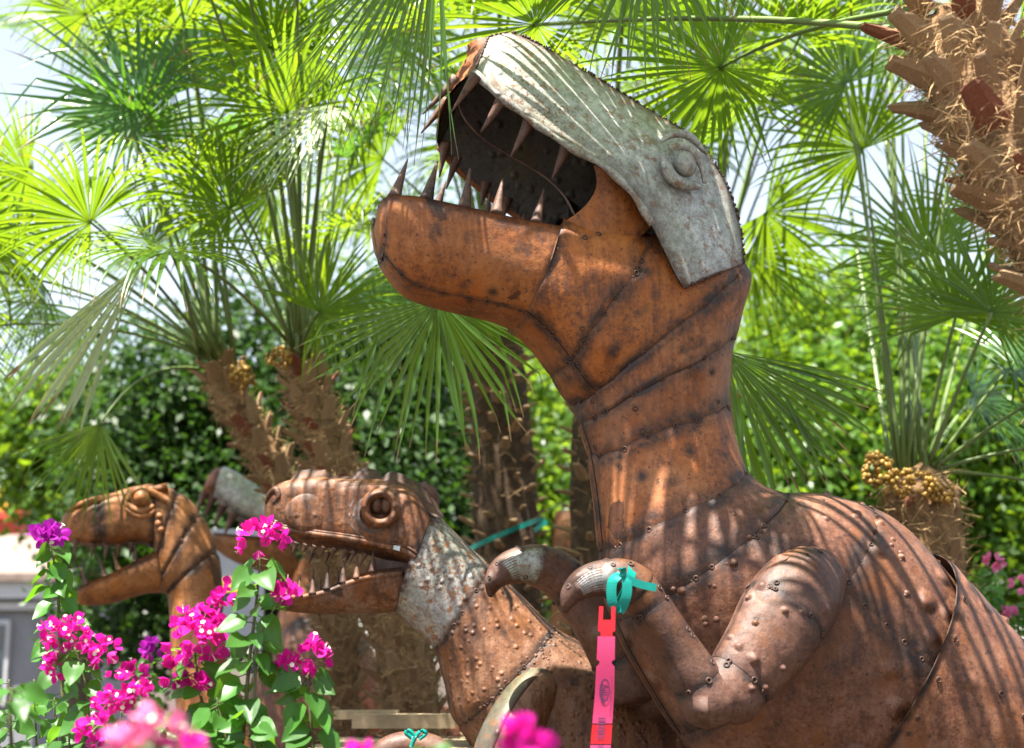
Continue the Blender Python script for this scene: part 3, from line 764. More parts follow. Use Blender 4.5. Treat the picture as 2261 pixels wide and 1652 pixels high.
# ================================================================== TEAL RIBBON AND PINK TAG ON THE CLAW
def ribbon_strip(G, pts, width, wdir, thick=0.0015, n=24):
    p = catmull(pts, n); wd = np.asarray(wdir)
    t = nrmv(np.gradient(p, axis=0)); wv = nrmv(wd - t * (t @ wd)[:, None]); nn = nrmv(np.cross(t, wv))
    w = width / 2
    v = np.stack([p - wv * w - nn * thick, p + wv * w - nn * thick, p + wv * w + nn * thick, p - wv * w + nn * thick], 1).reshape(-1, 3)
    G.add(v, grid_faces(n, 4, True) + [(0, 1, 2, 3), tuple((n - 1) * 4 + k for k in (3, 2, 1, 0))])
def build_ribbon():
    A = FR.at
    c = A(1372, 1290, .5); r = thing('ribbon', c, 'teal ribbon knotted round the wrist of the near claw, holding the pink tag', 'ribbon')
    ax = nrm(A(1402, 1302, .5) - A(1340, 1276, .5)); x, _, z = frame_from(ax, FR.n)
    G = Geo(); R_ = 50 * FR.px(1372, 1290, .5)
    loop = [c + (x * math.cos(a) + z * math.sin(a)) * R_ * 1.04 for a in np.linspace(0, 2 * math.pi, 20)]
    ribbon_strip(G, loop, 0.026, ax, 0.0015, 60)
    v, f = G.out(); obj('band', v, f, RIBBON, r, smooth=False)
    G = Geo()
    ribbon_strip(G, [A(1372, 1268, .585), A(1352, 1285, .60), A(1352, 1330, .60), A(1368, 1348, .59), A(1382, 1320, .60), A(1384, 1286, .60), A(1374, 1270, .592)], 0.028, FR.l + FR.n * .1, n=40)
    v, f = G.out(); obj('loop', v, f, RIBBON, r, smooth=False)
    G = Geo(); ribbon_strip(G, [A(1374, 1268, .59), A(1392, 1282, .60), A(1420, 1292, .60), A(1449, 1298, .60)], 0.022, ZUP)
    ribbon_strip(G, [A(1374, 1272, .59), A(1376, 1258, .595), A(1366, 1256, .60)], 0.018, FR.l)
    v, f = G.out(); obj('loose_end', v, f, RIBBON, r, smooth=False)
    v, f = ico(A(1374, 1272, .592), .011, (1, 1, .9), 5, 8); obj('knot', v, f, RIBBON, r)
    # tag
    o_ = .60
    t = thing('plant_tag', A(1335, 1345, o_), 'long pink plastic tag with printed oval and barcode hanging from teal ribbon', 'tag')
    cen = [(1341, 1345), (1340, 1372), (1338, 1440), (1335, 1530), (1327, 1640), (1320, 1700)]
    def at(s_, lat, dz=0.0):    # s in px down from 1345, lat in -1..1
        v_ = 1345 + s_; u_ = np.interp(v_, [q[1] for q in cen], [q[0] for q in cen])
        w = np.interp(s_, [0, 60, 150, 260, 355], [18, 19, 20.5, 22, 23])
        return A(u_ + lat * w, v_, o_ + 0.006 * math.sin(s_ * .02) + dz)
    def strip(name, s0, s1, mat, notches=(), split=None):
        ss = np.arange(s0, s1 + .1, 3.0); v = []; 
        for s_ in ss:
            e = 1.0
            for q in notches:
                if abs(s_ - q) < 6.5: e = 1.0 - 0.34 * math.sqrt(max(0, 1 - ((s_ - q) / 6.5) ** 2))
            for lat in (-e, -e * .5, 0, e * .5, e): v.append(at(s_, lat))
        v = np.array(v); k = len(v); vv = np.vstack([v, v - FR.n * .0012])
        fs = grid_faces(len(ss), 5)
        if split: fs = [q for q in fs if not (q[0] // 5 * 3.0 + s0 < split and (q[0] % 5) in (1, 2))]
        return obj(name, vv, fs + [tuple(x + k for x in q[::-1]) for q in fs], mat, t)
    strip('tag_head', -6, 60, PINK_RED, (55,), split=24)
    strip('tag_body', 60.5, 255, PINK, (118,))
    strip('tag_band', 255.5, 300, PINK_RED)
    strip('tag_tail', 300.5, 355, PINK)
    def mark(name, quads):
        G = Geo()
        for (s0, s1, l0, l1) in quads: G.add([at(s0, l0, .002), at(s0, l1, .002), at(s1, l1, .002), at(s1, l0, .002)], [(0, 1, 2, 3)])
        v, f = G.out(); obj(name, v, f, PRINT, t, smooth=False)
    G = Geo()   # oval ring mark
    for k in range(24):
        a0, a1 = 2 * math.pi * k / 24, 2 * math.pi * (k + 1) / 24
        th = 0.62 if 5 < k < 16 else 0.86
        G.add([at(180 + 26 * math.sin(a) * r_, .0 + .55 * math.cos(a) * r_, .002) for a, r_ in ((a0, 1), (a1, 1), (a1, th), (a0, th))], [(0, 1, 2, 3)])
    v, f = G.out(); obj('oval_mark', v, f, PRINT, t, smooth=False)
    mark('oval_lettering', [(168 + 5 * k, 170.5 + 5 * k, -.36 + .05 * (k % 2), .30) for k in range(5)])
    mark('side_print', [(150 + 6 * k, 153.5 + 6 * k, .70, .76) for k in range(15)])
    rr = np.random.default_rng(3); q = []; s_ = 240.0
    while s_ < 285:
        w = rr.choice([1.0, 1.6, 2.6]); q.append((s_, s_ + w, -.45, .30)); s_ += w + rr.choice([1.0, 1.8])
    mark('barcode', q)
    mark('small_print', [(300 + 3 * k, 302 + 3 * k, -.25, .3) for k in range(4)])
build_ribbon()

# ================================================================== SECOND DINOSAUR (nubbed neck, big eye)
def build_second():
    F = Frame(900, 1200, 5.45, 8); A = F.at; n = F.n
    b = A(1500, 1600); b[2] = 0
    R = thing('dinosaur_sculpture', b, 'smaller rusty dinosaur with a heavy browed eye and grey collar, behind the big claws', 'sculpture')
    def sec(t, b, w, p=2.5, k=0.0): return (A(*t), A(*b), w, p, k)
    H = Loft([sec((583, 1112), (588, 1150), .03, 2.4), sec((592, 1092), (598, 1175), .085, 2.6), sec((618, 1070), (622, 1188), .12, 3.6, -.02), sec((680, 1058), (680, 1201), .145, 4.2, .0),
              sec((760, 1062), (756, 1212), .16, 4.4, .0), sec((840, 1064), (836, 1230), .175, 4.2, .0), sec((905, 1082), (885, 1247), .185, 3.4, .0), sec((950, 1130), (905, 1262), .185, 2.8, -.05)], n)
    uu, tt = np.meshgrid(np.linspace(0, 7 - 1e-3, 60), np.linspace(0, 1, 41)[:-1], indexing='ij')
    p = H.S(uu, tt); v = p.reshape(-1, 3)
    obj('skull_shell', np.vstack([v, [A(583, 1130)], [A(930, 1200)]]), grid_faces(60, 40, True) + [(j, 2400, (j + 1) % 40) for j in range(40)] + [(59 * 40 + (j + 1) % 40, 2401, 59 * 40 + j) for j in range(40)], RUST_SNOUT, R,
        attrs={'burn': np.concatenate([np.repeat(np.exp(-((np.arange(60) - 59) / 4.0) ** 2), 40), [0, 1]])})
    # lip bands
    lp = H.S(np.linspace(1.2, 6.9, 30), np.full(30, 0.345)) + n * .004
    v, f = tube(lp, np.full(30, .013), 8, flat=1); obj('lip_rim', v, f, RUST_SNOUT, R, attrs={'burn': np.zeros(len(v))})
    lp = H.S(np.linspace(1.2, 6.9, 30), np.full(30, 0.32)) + n * .004
    v, f = tube(lp, np.full(30, .005), 6); obj('lip_rim', v, f, RUST_SNOUT, R, attrs={'burn': np.full(len(v), .2)})
    # lower jaw
    def us(t, b, w, p=2.5): return (A(*t, w) - n * w, A(*b), w, p)
    J = ULoft([us((596, 1312), (606, 1334), .03), us((618, 1314), (628, 1346), .08), us((665, 1313), (680, 1352), .11), us((720, 1299), (738, 1354), .13), us((775, 1274), (790, 1353), .145), us((830, 1259), (836, 1352), .155), us((892, 1252), (874, 1350), .16)], n)
    panel('jaw_panel', J, 0, 6 - 1e-3, 0, 1, RUST_SNOUT, R, nu=50, nt=36, thick=0.004, inner=INNER, burn_w=0.012)
    for t_ in (0.03, 0.97):
        lp = J.S(np.linspace(0.1, 5.95, 30), np.full(30, t_)); v, f = tube(lp, np.full(30, .011), 8); obj('lip_rim', v, f, RUST_SNOUT, R, attrs={'burn': np.zeros(len(v))})
    # cheek skin
    for s_ in (1, -1):
        vv = [A(u, q, .13 * s_) for u, q in ((820, 1232), (808, 1258), (812, 1276), (905, 1262), (905, 1244))]; vb = [q - n * .004 for q in vv]
        obj('cheek_plate', vv + vb, [(0, 1, 2, 3, 4), (9, 8, 7, 6, 5)] + [(i, (i + 1) % 5, (i + 1) % 5 + 5, i + 5)[::-1] for i in range(5)], TOOTH, R, smooth=False)
    # teeth
    for x in (636, 655, 676, 696, 716, 740, 764, 782, 806):
        yb = np.interp(x, [620, 680, 760, 840], [1192, 1204, 1214, 1230]); l = 34 if x % 4 else 26
        tooth(R, A(x, yb, .14), A(x - 6 - l * .15, yb + l * .8, .13), .010)
    for x in (690, 726, 770): 
        tooth(R, A(x, 1222, -.12), A(x - 8, 1245, -.12), .009)
    for x, yb, l in ((634, 1312, 44), (660, 1312, 46), (690, 1306, 48), (722, 1296, 46), (757, 1282, 46), (787, 1272, 42), (822, 1258, 44)):
        tooth(R, A(x, yb + 4, .115 + (x - 634) * .0002), A(x + 2, yb - l, .10 + (x - 634) * .0002), .012)
    for x, yb in ((646, 1322), (706, 1316), (745, 1300)): tooth(R, A(x, yb, -.10), A(x + 2, yb - 40, -.1), .010)
    # eye socket dish, bowl, ball with slit, upper and lower lid
    q = F.px(840, 1120, .17)
    def bowl(name, cu, cv, rx, ry, o0, prof, mat, burn=0.0, a0=0.0, a1=2 * math.pi, seg=40):
        rows = []
        for r_, h_ in prof:
            for k in range(seg):
                a = a0 + (a1 - a0) * k / (seg if a1 - a0 > 6.2 else seg - 1)
                rows.append(A(cu + rx * r_ * math.cos(a), cv + ry * r_ * math.sin(a), o0 + h_))
        v = np.array(rows); f = grid_faces(len(prof), seg, a1 - a0 > 6.2)
        return obj(name, v, f, mat, R, attrs={'burn': np.full(len(v), burn)})
    bowl('eye_socket', 828, 1136, 62, 60, .150, [(1.06, -.02), (1.0, .008), (.93, .014), (.84, .010), (.7, .02), (.55, .034)], GALV_NECK, .75)
    bowl('eyelid', 840, 1122, 43, 44, .182, [(1.0, -.02), (.98, .012), (.9, .034), (.78, .046), (.62, .046), (.54, .036)], RUST_SNOUT, .1)
    bowl('eye_hollow', 840, 1114, 30, 17, .205, [(1.05, .012), (.95, .0), (.6, -.006), (.01, -.008)], INNER)
    bowl('eyelid', 840, 1122, 45, 44, .205, [(1.0, -.01), (.9, .03), (.75, .036), (.62, .03)], RUST_SNOUT, .1, math.pi * 1.03, math.pi * 1.97)
    bowl('eyelid', 840, 1124, 44, 42, .205, [(.99, -.01), (.9, .024), (.72, .032), (.6, .024)], RUST_SNOUT, .1, math.pi * .05, math.pi * .95)
    for du in (-10, 11):
        v, f = ico(np.zeros(3), 1, (.021, .022, .030), 8, 12); obj('eyeball', v + A(842 + du, 1116, .205), f, TOOTH, R)
    # snout side bulge
    bowl('cheek_bulge', 685, 1133, 58, 46, .136, [(1.0, -.012), (.96, .006), (.88, .012), (.6, .016), (.01, .020)], RUST_SNOUT)
    # nostril scoop
    v, f = tube([A(588, 1112, .06), A(594, 1094, .08), A(608, 1080, .10), A(616, 1096, .112), A(604, 1112, .10)], [.006, .010, .012, .012, .008], 8, 18); obj('nostril', v, f, RUST_SNOUT, R, attrs={'burn': np.full(len(v), .3)})
    # brow crests: ragged sheets standing up from the skull
    def crest(name, top, bot, o_, lean=0.05):
        k = 26; tpx = catmull(top, k); bpx = catmull(bot, k); rr = np.random.default_rng(len(top) * 7 + 1)
        rows = []
        for i in range(k):
            t_ = tpx[i] + rr.normal(0, 1.1, 2)
            for j in range(5): 
                q_ = t_ * (1 - j / 4) + bpx[i] * (j / 4); rows.append(A(q_[0], q_[1], o_ - lean * (1 - j / 4) + .012 * math.sin(j * .8)))
        v = np.array(rows); vv = np.vstack([v, v - n * .005]); fs = grid_faces(k, 5)
        obj(name, vv, fs + [tuple(x + len(v) for x in z[::-1]) for z in fs], RUST_ARM, R, attrs={'burn': np.tile(np.tile([.7, .1, 0, .1, .8], k), 2)})
    crest('brow_crest', [(642, 1062), (656, 1042), (690, 1036), (722, 1040), (736, 1050), (772, 1052)], [(630, 1074), (660, 1070), (690, 1069), (722, 1070), (742, 1071), (772, 1072)], .10)
    crest('brow_crest', [(768, 1058), (790, 1038), (812, 1034), (836, 1040), (846, 1060)], [(768, 1072), (790, 1072), (812, 1072), (832, 1074), (846, 1078)], .09)
    crest('brow_crest', [(840, 1062), (858, 1042), (890, 1048), (930, 1072), (962, 1108), (980, 1138)], [(840, 1080), (862, 1082), (890, 1094), (920, 1112), (948, 1134), (972, 1148)], .155, .06)
    crest('brow_crest', [(912, 1070), (936, 1064), (962, 1078), (972, 1104), (966, 1122)], [(910, 1086), (930, 1100), (944, 1118), (952, 1130), (958, 1138)], -.10, 0.0)
    sp = [A(870, 1204, .192), A(884, 1206, .192), A(882, 1217, .190), A(868, 1213, .190)]
    obj('sticker', sp + [q_ - n * .003 for q_ in sp], [(0, 1, 2, 3), (7, 6, 5, 4), (0, 4, 5, 1), (1, 5, 6, 2), (2, 6, 7, 3), (3, 7, 4, 0)], STICK, R, smooth=False)
    # neck and body
    N = Loft([sec((938, 1112), (866, 1340), .175, 2.6), sec((1005, 1182), (915, 1388), .175, 2.5), sec((1076, 1250), (962, 1434), .18, 2.4), sec((1150, 1322), (985, 1505), .21, 2.4),
              sec((1218, 1386), (1012, 1600), .25, 2.3), sec((1340, 1450), (1130, 1740), .30, 2.3), sec((1480, 1520), (1350, 1860), .33, 2.3), sec((1640, 1600), (1600, 1950), .33, 2.3), sec((1900, 1720), (1880, 1950), .2, 2.3), sec((2300, 1800), (2300, 1860), .05, 2.3)], n)
    uu, tt = np.meshgrid(np.linspace(0, 9 - 1e-3, 50), np.linspace(0, 1, 25)[:-1], indexing='ij')
    c0 = .5 * (N.S(uu, tt * 0 + .25) + N.S(uu, tt * 0 + .75)); pc = c0 + (N.S(uu, tt) - c0) * .97
    obj('backing_frame', pc.reshape(-1, 3), grid_faces(50, 24, True), CORE, R)
    w = weld_line(N, 2, 2, .05, .5, .05) + weld_line(N, 4, 4, .02, .5, .06) + weld_line(N, 0.1, .1, 0, .5, .06)
    sm = weld_line(N, 2, 2, 0, .5, .012, .6) + weld_line(N, 4, 4, 0, .5, .012, .6) + weld_line(N, 0.02, .02, 0, .5, .012, .6) + weld_line(N, 0, 2, .06, .06, .02, .5)
    wp = [p_ for p_, _ in w]
    for u0, u1, mt, nm in ((0, 2, GALV_NECK, 'collar_panel'), (2, 4, RUST_NUB, 'neck_panel'), (4, 6.2, RUST_NUB, 'back_panel'), (6.2, 9 - 1e-3, RUST_NUB, 'back_panel')):
        for t0, t1 in ((0.06, 0.5), (0.5, 0.94), (0.94, 1.06)):
            panel(nm, N, u0, u1, t0, t1, mt, R, off=.0015 * (u0 % 4), nu=40, nt=36, welds=wp, burn_w=.02, lift=.004)
    beads('weld_bead', w, R, sm)
    # raised nubs
    G = Geo(); rr = np.random.default_rng(5)
    for _ in range(460):
        u = rr.uniform(2.1, 6.4); t = rr.uniform(.02, .36) if u > 2 else rr.uniform(.02, .3)
        p0 = N.S(np.array([u]), np.array([t]))[0]; c = .5 * (N.S(np.array([u]), np.array([.25]))[0] + N.S(np.array([u]), np.array([.75]))[0])
        nn = nrm(p0 - c); r = rr.uniform(.0028, .0045); nub_geo(G, p0 + nn * .004, nn, r, r * .9, 7)
    v, f = G.out(); o = obj('hammered_nub', v, f, RUST_NUB, R, kind='stuff', attrs={'burn': np.zeros(len(v))})
    # near arm
    S_ = Sweep([A(u, q_, o_) for u, q_, o_ in ((1236, 1478, .06), (1198, 1510, .20), (1152, 1575, .27), (1112, 1660, .30), (1080, 1750, .30), (1010, 1850, .33))], np.array([2, 42, 55, 58, 46, 30]) * q, n)
    panel('upper_arm_panel', S_, 0, 5 - 1e-3, 0, 1, RUST_NUB, R, nu=40, nt=30, burn_w=.02)
    panel('arm_ridge', S_, 0.15, 4.9, -.10, .17, GALV_ARM, R, off=.004, nu=40, nt=12, burn_w=.016, thick=.004)
    # ground support
    for o_ in (.25, -.25):
        h = A(1620, 1750, o_); v, f = tube([h, h + np.array([-.1, 0, -.3]), h + np.array([.08, 0, -.6]), np.array([h[0], h[1], .05]), np.array([h[0] - .22, h[1], .02])], [.16, .12, .08, .06, .04], 10, 18); obj('leg', v, f, RUST_NUB, R, attrs={'burn': np.zeros(len(v))})
build_second()

# ================================================================== THIRD (ochre raptor at the left), FOURTH (white faced, behind the palms)
def build_third():
    F = Frame(320, 1200, 6.9, 10); A = F.at; n = F.n
    b = A(500, 1500); b[2] = 0
    R = thing('dinosaur_sculpture', b, 'ochre rusty raptor head with bulging round eye, at the left behind the tall flower stem', 'sculpture')
    def sec(t, b, w, p=2.5, k=0.0): return (A(*t), A(*b), w, p, k)
    H = Loft([sec((138, 1158), (140, 1182), .03), sec((152, 1134), (158, 1196), .09, 3), sec((200, 1114), (205, 1203), .13, 3.2), sec((250, 1096), (255, 1202), .15, 3.2), sec((305, 1080), (310, 1196), .17, 3), sec((350, 1077), (345, 1215), .18, 2.8), sec((405, 1098), (350, 1262), .18, 2.6), sec((450, 1150), (352, 1300), .18, 2.5), sec((478, 1220), (372, 1312), .18, 2.4), sec((488, 1300), (378, 1345), .18, 2.4), sec((492, 1400), (380, 1420), .19, 2.3), sec((520, 1520), (390, 1540), .22, 2.3), sec((640, 1660), (430, 1700), .26, 2.3), sec((800, 1780), (640, 1850), .28, 2.3), sec((1100, 1850), (1080, 1900), .1)], n)
    w = []
    cuts = [0.0, 2.5, 4.9, 5.8, 6.8, 8.0, 9.6, 12, 14 - 1e-3]
    for c in cuts[1:-1]: w += weld_line(H, c, c, .02, .5, .09)
    for i in range(len(cuts) - 1):
        for t0, t1 in ((0, .5), (.5, 1)): panel('head_panel' if cuts[i + 1] < 6 else 'neck_panel', H, cuts[i], cuts[i + 1], t0, t1, RUST_FAR, R, off=.002 * (i % 2), nu=24, nt=24, burn_w=.035, lift=.008)
    beads('weld_bead', w, R)
    obj('nose_cap', ico(A(142, 1170), .035)[0], ico(A(142, 1170), .035)[1], RUST_FAR, R, attrs={'burn': np.zeros(len(ico(A(0, 0, 0), .03)[0]))})
    def us(t, b, w, p=2.5): return (A(*t, w) - n * w, A(*b), w, p)
    J = ULoft([us((166, 1308), (168, 1326), .03), us((185, 1290), (192, 1336), .08), us((240, 1268), (250, 1330), .12), us((300, 1238), (318, 1310), .15), us((345, 1215), (372, 1308), .165)], n)
    panel('jaw_panel', J, 0, 4 - 1e-3, 0, 1, RUST_FAR, R, nu=30, nt=24, thick=.005, inner=INNER, burn_w=.02)
    for x, y in ((168, 1196), (205, 1202), (235, 1206), (262, 1204), (290, 1200)): tooth(R, A(x, y, .1), A(x - 4, y + 32, .1), .013)
    for x, y in ((190, 1290), (232, 1272), (262, 1258), (298, 1240)): tooth(R, A(x, y, .12), A(x - 14 + (x > 280) * 16, y - 42, .11), .013)
    v, f = ico(A(313, 1100, .18), .042, (1, 1, 1), 10, 14); obj('eyeball', v, f, RUST_FAR, R, attrs={'burn': np.zeros(len(v))})
    for pts, r_ in (([(280, 1108), (292, 1088), (315, 1080), (345, 1092), (368, 1108)], .016), ([(280, 1112), (296, 1124), (318, 1128), (340, 1116)], .018), ([(276, 1124), (300, 1138), (326, 1138), (342, 1126)], .014)):
        v, f = tube([A(u, q, .185) for u, q in pts], [r_ * .6] + [r_] * (len(pts) - 2) + [r_ * .6], 8, 20); obj('eyelid', v, f, RUST_FAR, R, attrs={'burn': np.zeros(len(v))})
    for u, q in ((352, 1140), (350, 1156), (355, 1170)):
        v, f = ico(A(u, q, .185), .018, (1, 1, 1), 5, 8); obj('cheek_stud', v, f, RUST_FAR, R, attrs={'burn': np.zeros(len(v))})
    v, f = tube([A(370, 1076, .14), A(200, 1108, .11), A(150, 1130, .07)], [.02, .018, .012], 8, 16); obj('snout_ridge', v, f, RUST_FAR, R, attrs={'burn': np.zeros(len(v))})
    h = A(560, 1700); v, f = tube([h, np.array([h[0], h[1], .5]), np.array([h[0] - .05, h[1], .02])], [.2, .1, .06], 10, 12); obj('leg', v, f, RUST_FAR, R, attrs={'burn': np.zeros(len(v))})
build_third()
def build_fourth():
    F = Frame(520, 1150, 9.0, 10); A = F.at; n = F.n
    b = A(800, 1500); b[2] = 0
    R = thing('dinosaur_sculpture', b, 'distant dinosaur with white sided toothed snout, half hidden by the leaning palm trunk', 'sculpture')
    def sec(t, b, w, p=2.5, k=0.0): return (A(*t), A(*b), w, p, k)
    top = [(462, 1052), (490, 1036), (540, 1060), (600, 1110), (650, 1170)]; bot = [(448, 1088), (472, 1098), (520, 1140), (570, 1160), (620, 1200)]
    H = Loft([sec(t, q, w, 3.2) for t, q, w in zip(top, bot, (.12, .2, .24, .27, .27))], n)
    panel('snout_plate', H, 0, 1.0, 0, 1, RUST, R, nu=10, nt=30)
    panel('skull_plate', H, 1.0, 4 - 1e-3, 0, .5, GALV, R, nu=24, nt=20, lift=.01)
    panel('skull_plate', H, 1.0, 4 - 1e-3, .5, 1, GALV, R, nu=24, nt=20, lift=.01)
    for x, y in ((452, 1090), (470, 1100), (492, 1118), (515, 1136), (540, 1150)): tooth(R, A(x, y, .2), A(x - 20, y + 46, .2), .028)
    J = ULoft([(A(*t, w) - n * w, A(*q), w, 2.6) for t, q, w in (((470, 1176), (474, 1210), .1), ((520, 1180), (520, 1240), .2), ((580, 1185), (600, 1270), .24), ((640, 1190), (680, 1300), .25))], n)
    panel('jaw_panel', J, 0, 3 - 1e-3, 0, 1, RUST_FAR, R, nu=24, nt=24, thick=.006, inner=INNER)
    N = Loft([sec(t, q, w, 2.3) for t, q, w in (((690, 1180), (640, 1290), .25), ((720, 1260), (620, 1340), .28), ((740, 1340), (606, 1400), .34), ((800, 1390), (606, 1500), .45), ((850, 1480), (640, 1640), .5), ((980, 1560), (900, 1750), .4), ((1300, 1650), (1280, 1720), .12))], n)
    for u0, u1, mt in ((0, 2, RUST), (2, 3.4, RUST_BODY), (3.4, 6 - 1e-3, RUST_RED)):
        for t0, t1 in ((0, .5), (.5, 1)): panel('body_panel', N, u0, u1, t0, t1, mt, R, nu=24, nt=24, burn_w=.03)
    h = A(840, 1620); v, f = tube([h, np.array([h[0], h[1], .4]), np.array([h[0] - .1, h[1], .02])], [.25, .15, .1], 10, 12); obj('leg', v, f, RUST_RED, R, attrs={'burn': np.zeros(len(v))})
build_fourth()
def build_fifth():
    F = Frame(600, 1560, 6.2, 4); A = F.at; n = F.n
    b = A(600, 1700); b[2] = 0
    R = thing('dinosaur_sculpture', b, 'dark brown rusty hump of a small dinosaur low behind the bougainvillea', 'sculpture')
    def sec(t, b, w, p=2.4): return (A(*t), A(*b), w, p)
    N = Loft([sec((555, 1500), (545, 1560), .05), sec((590, 1462), (560, 1680), .16), sec((630, 1470), (600, 1800), .2), sec((690, 1540), (660, 1830), .2), sec((780, 1660), (760, 1800), .12), sec((900, 1740), (900, 1780), .03)], n)
    for t0, t1 in ((0, .5), (.5, 1)): panel('body_panel', N, 0, 5 - 1e-3, t0, t1, RUST_BODY, R, nu=30, nt=24)
    h = A(640, 1790); v, f = tube([h, np.array([h[0], h[1], .4]), np.array([h[0] - .1, h[1], .02])], [.16, .1, .06], 10, 12); obj('leg', v, f, RUST_BODY, R, attrs={'burn': np.zeros(len(v))})
build_fifth()
def build_sixth():
    F = Frame(880, 1640, 5.1, 4); A = F.at
    R = thing('dinosaur_sculpture', (A(880, 1640)[0], 5.1, 0), 'curved rusty claw limb with a teal bow, low in front of the pallet boards', 'sculpture')
    S_ = Sweep([A(u, q) for u, q in ((820, 1720), (838, 1672), (872, 1650), (920, 1648), (962, 1668), (980, 1730), (985, 1800))], np.array([8, 22, 26, 28, 34, 40, 40]) * px(5.1), F.n)
    panel('claw_panel', S_, 0, 6 - 1e-3, 0, 1, RUST_ARM, R, nu=40, nt=24)
    q = A(985, 1800); v, f = tube([q, np.array([q[0], q[1], .4]), np.array([q[0], q[1], .01])], [.08, .08, .09], 10, 10); obj('leg', v, f, RUST_ARM, R, attrs={'burn': np.zeros(len(v))})
    t = thing('ribbon', A(915, 1612, .06), 'small teal ribbon bow tied on the low rusty claw limb', 'ribbon')
    for k, pts in enumerate(([(917, 1628), (905, 1614), (896, 1618), (910, 1630)], [(917, 1628), (930, 1614), (940, 1620), (925, 1632)], [(917, 1628), (912, 1638), (908, 1650)])):
        G = Geo(); ribbon_strip(G, [A(u, v_, .07) for u, v_ in pts], .014, ZUP * .4 + RIGHT, n=16); v, f = G.out(); obj('loop' if k < 2 else 'loose_end', v, f, RIBBON, t)
build_sixth()

# ================================================================== PALMS
def blade_mesh(H, a, nn, R, nseg, A, droop, brk, rng, fuse=0.42, wf=1.0, cup=0.12, K=10):
    a = nrm(a); nn = nrm(nn - a * np.dot(nn, a)); b = np.cross(a, nn)
    th = np.linspace(-A, A, nseg) + rng.normal(0, A / nseg * .25, nseg)
    Ln = R * (0.76 + .24 * np.cos(th * .75)) * rng.uniform(.88, 1.08, nseg)
    d = np.cos(th)[:, None] * a + np.sin(th)[:, None] * b + nn * (cup * (1 - np.cos(th * 1.2)) + rng.normal(0, .05, nseg))[:, None]
    d = nrmv(d)
    s = np.linspace(0, 1, K); ds = 1 / (K - 1)
    delta = A / (nseg - 1)
    p = np.repeat(H[None], nseg, 0) + 0.0
    side = nrmv(np.cross(d, nn))
    kink = np.where(rng.random(nseg) < brk, rng.integers(4, K - 1, nseg), 99)
    dro = droop * rng.uniform(.4, 1.7, nseg); lat = rng.normal(0, .25, nseg)
    V = np.zeros((nseg, K, 3, 3)); tip = np.zeros((nseg, K, 3)); mid = np.zeros((nseg, K, 3)); rnd = np.repeat(rng.random(nseg)[:, None], K * 3, 1)
    mid[:, :, 1] = 1
    for k in range(K):
        r = s[k]
        hw = Ln * min(r, fuse) * math.tan(delta) * 1.0
        if r > fuse: hw = hw * (1 - ((r - fuse) / (1 - fuse)) ** 1.5) * wf + .0004
        hw = np.maximum(hw, .0008)
        fold = .35 if r < fuse else .55
        nk = nrmv(np.cross(side, d))
        V[:, k, 0] = p - side * hw[:, None]; V[:, k, 2] = p + side * hw[:, None]; V[:, k, 1] = p - nk * (hw * fold)[:, None]
        tip[:, k] = r
        d = d + np.array([0, 0, -1.0]) * (dro * r * r * ds * 3)[:, None] + side * (lat * r * ds)[:, None]
        d = d + np.array([0, 0, -1.0]) * np.where(kink == k, rng.uniform(.5, 2.2, nseg), 0)[:, None]
        d = nrmv(d); side = nrmv(side - d * np.sum(side * d, -1)[:, None])
        p = p + d * (Ln * ds)[:, None]
    idx = np.arange(nseg * K * 3).reshape(nseg, K, 3)
    f1 = np.stack([idx[:, :-1, 0], idx[:, :-1, 1], idx[:, 1:, 1], idx[:, 1:, 0]], -1).reshape(-1, 4)
    f2 = np.stack([idx[:, :-1, 1], idx[:, :-1, 2], idx[:, 1:, 2], idx[:, 1:, 1]], -1).reshape(-1, 4)
    return V.reshape(-1, 3), np.vstack([f1, f2]), dict(tip=tip.ravel(), rnd=rnd.ravel(), mid=mid.ravel())

PRNG = np.random.default_rng(11)
def frond(palm, C, H, R, axis=None, normal=None, arch=0.12, nseg=None, A=None, droop=None, brk=0.22, mat=None, r0=.013, fuse=.34, wf=.92, cup=.12, seed=None, ctrl=None):
    rng = np.random.default_rng(int(PRNG.integers(1e9)) if seed is None else seed)
    C = np.asarray(C, float); H = np.asarray(H, float); L = np.linalg.norm(H - C)
    ct = (C + H) / 2 + ZUP * arch * L if ctrl is None else ctrl
    t = np.linspace(0, 1, 9)[:, None]
    path = (1 - t) ** 2 * C + 2 * t * (1 - t) * ct + t ** 2 * H
    v, f = tube(path, np.linspace(r0, r0 * .5, 9), 6, flat=.7)
    o = obj('frond', v, f, PETIOLE, palm)
    a = nrm(H - ct) if axis is None else nrm(axis)
    if normal is None:
        toward = nrm(EYE - H); normal = ZUP * rng.uniform(.6, 1.1) - toward * rng.uniform(-.25, .5) + rng.normal(0, .22, 3)
    v, f, at = blade_mesh(H, a, np.asarray(normal, float), R, nseg or int(rng.integers(34, 46)), A or rng.uniform(1.9, 2.5), rng.uniform(.4, 1.5) if droop is None else droop, brk, rng, fuse, wf, cup)
    obj('blade', v, f, mat or PALM, o, attrs=at)
    return o

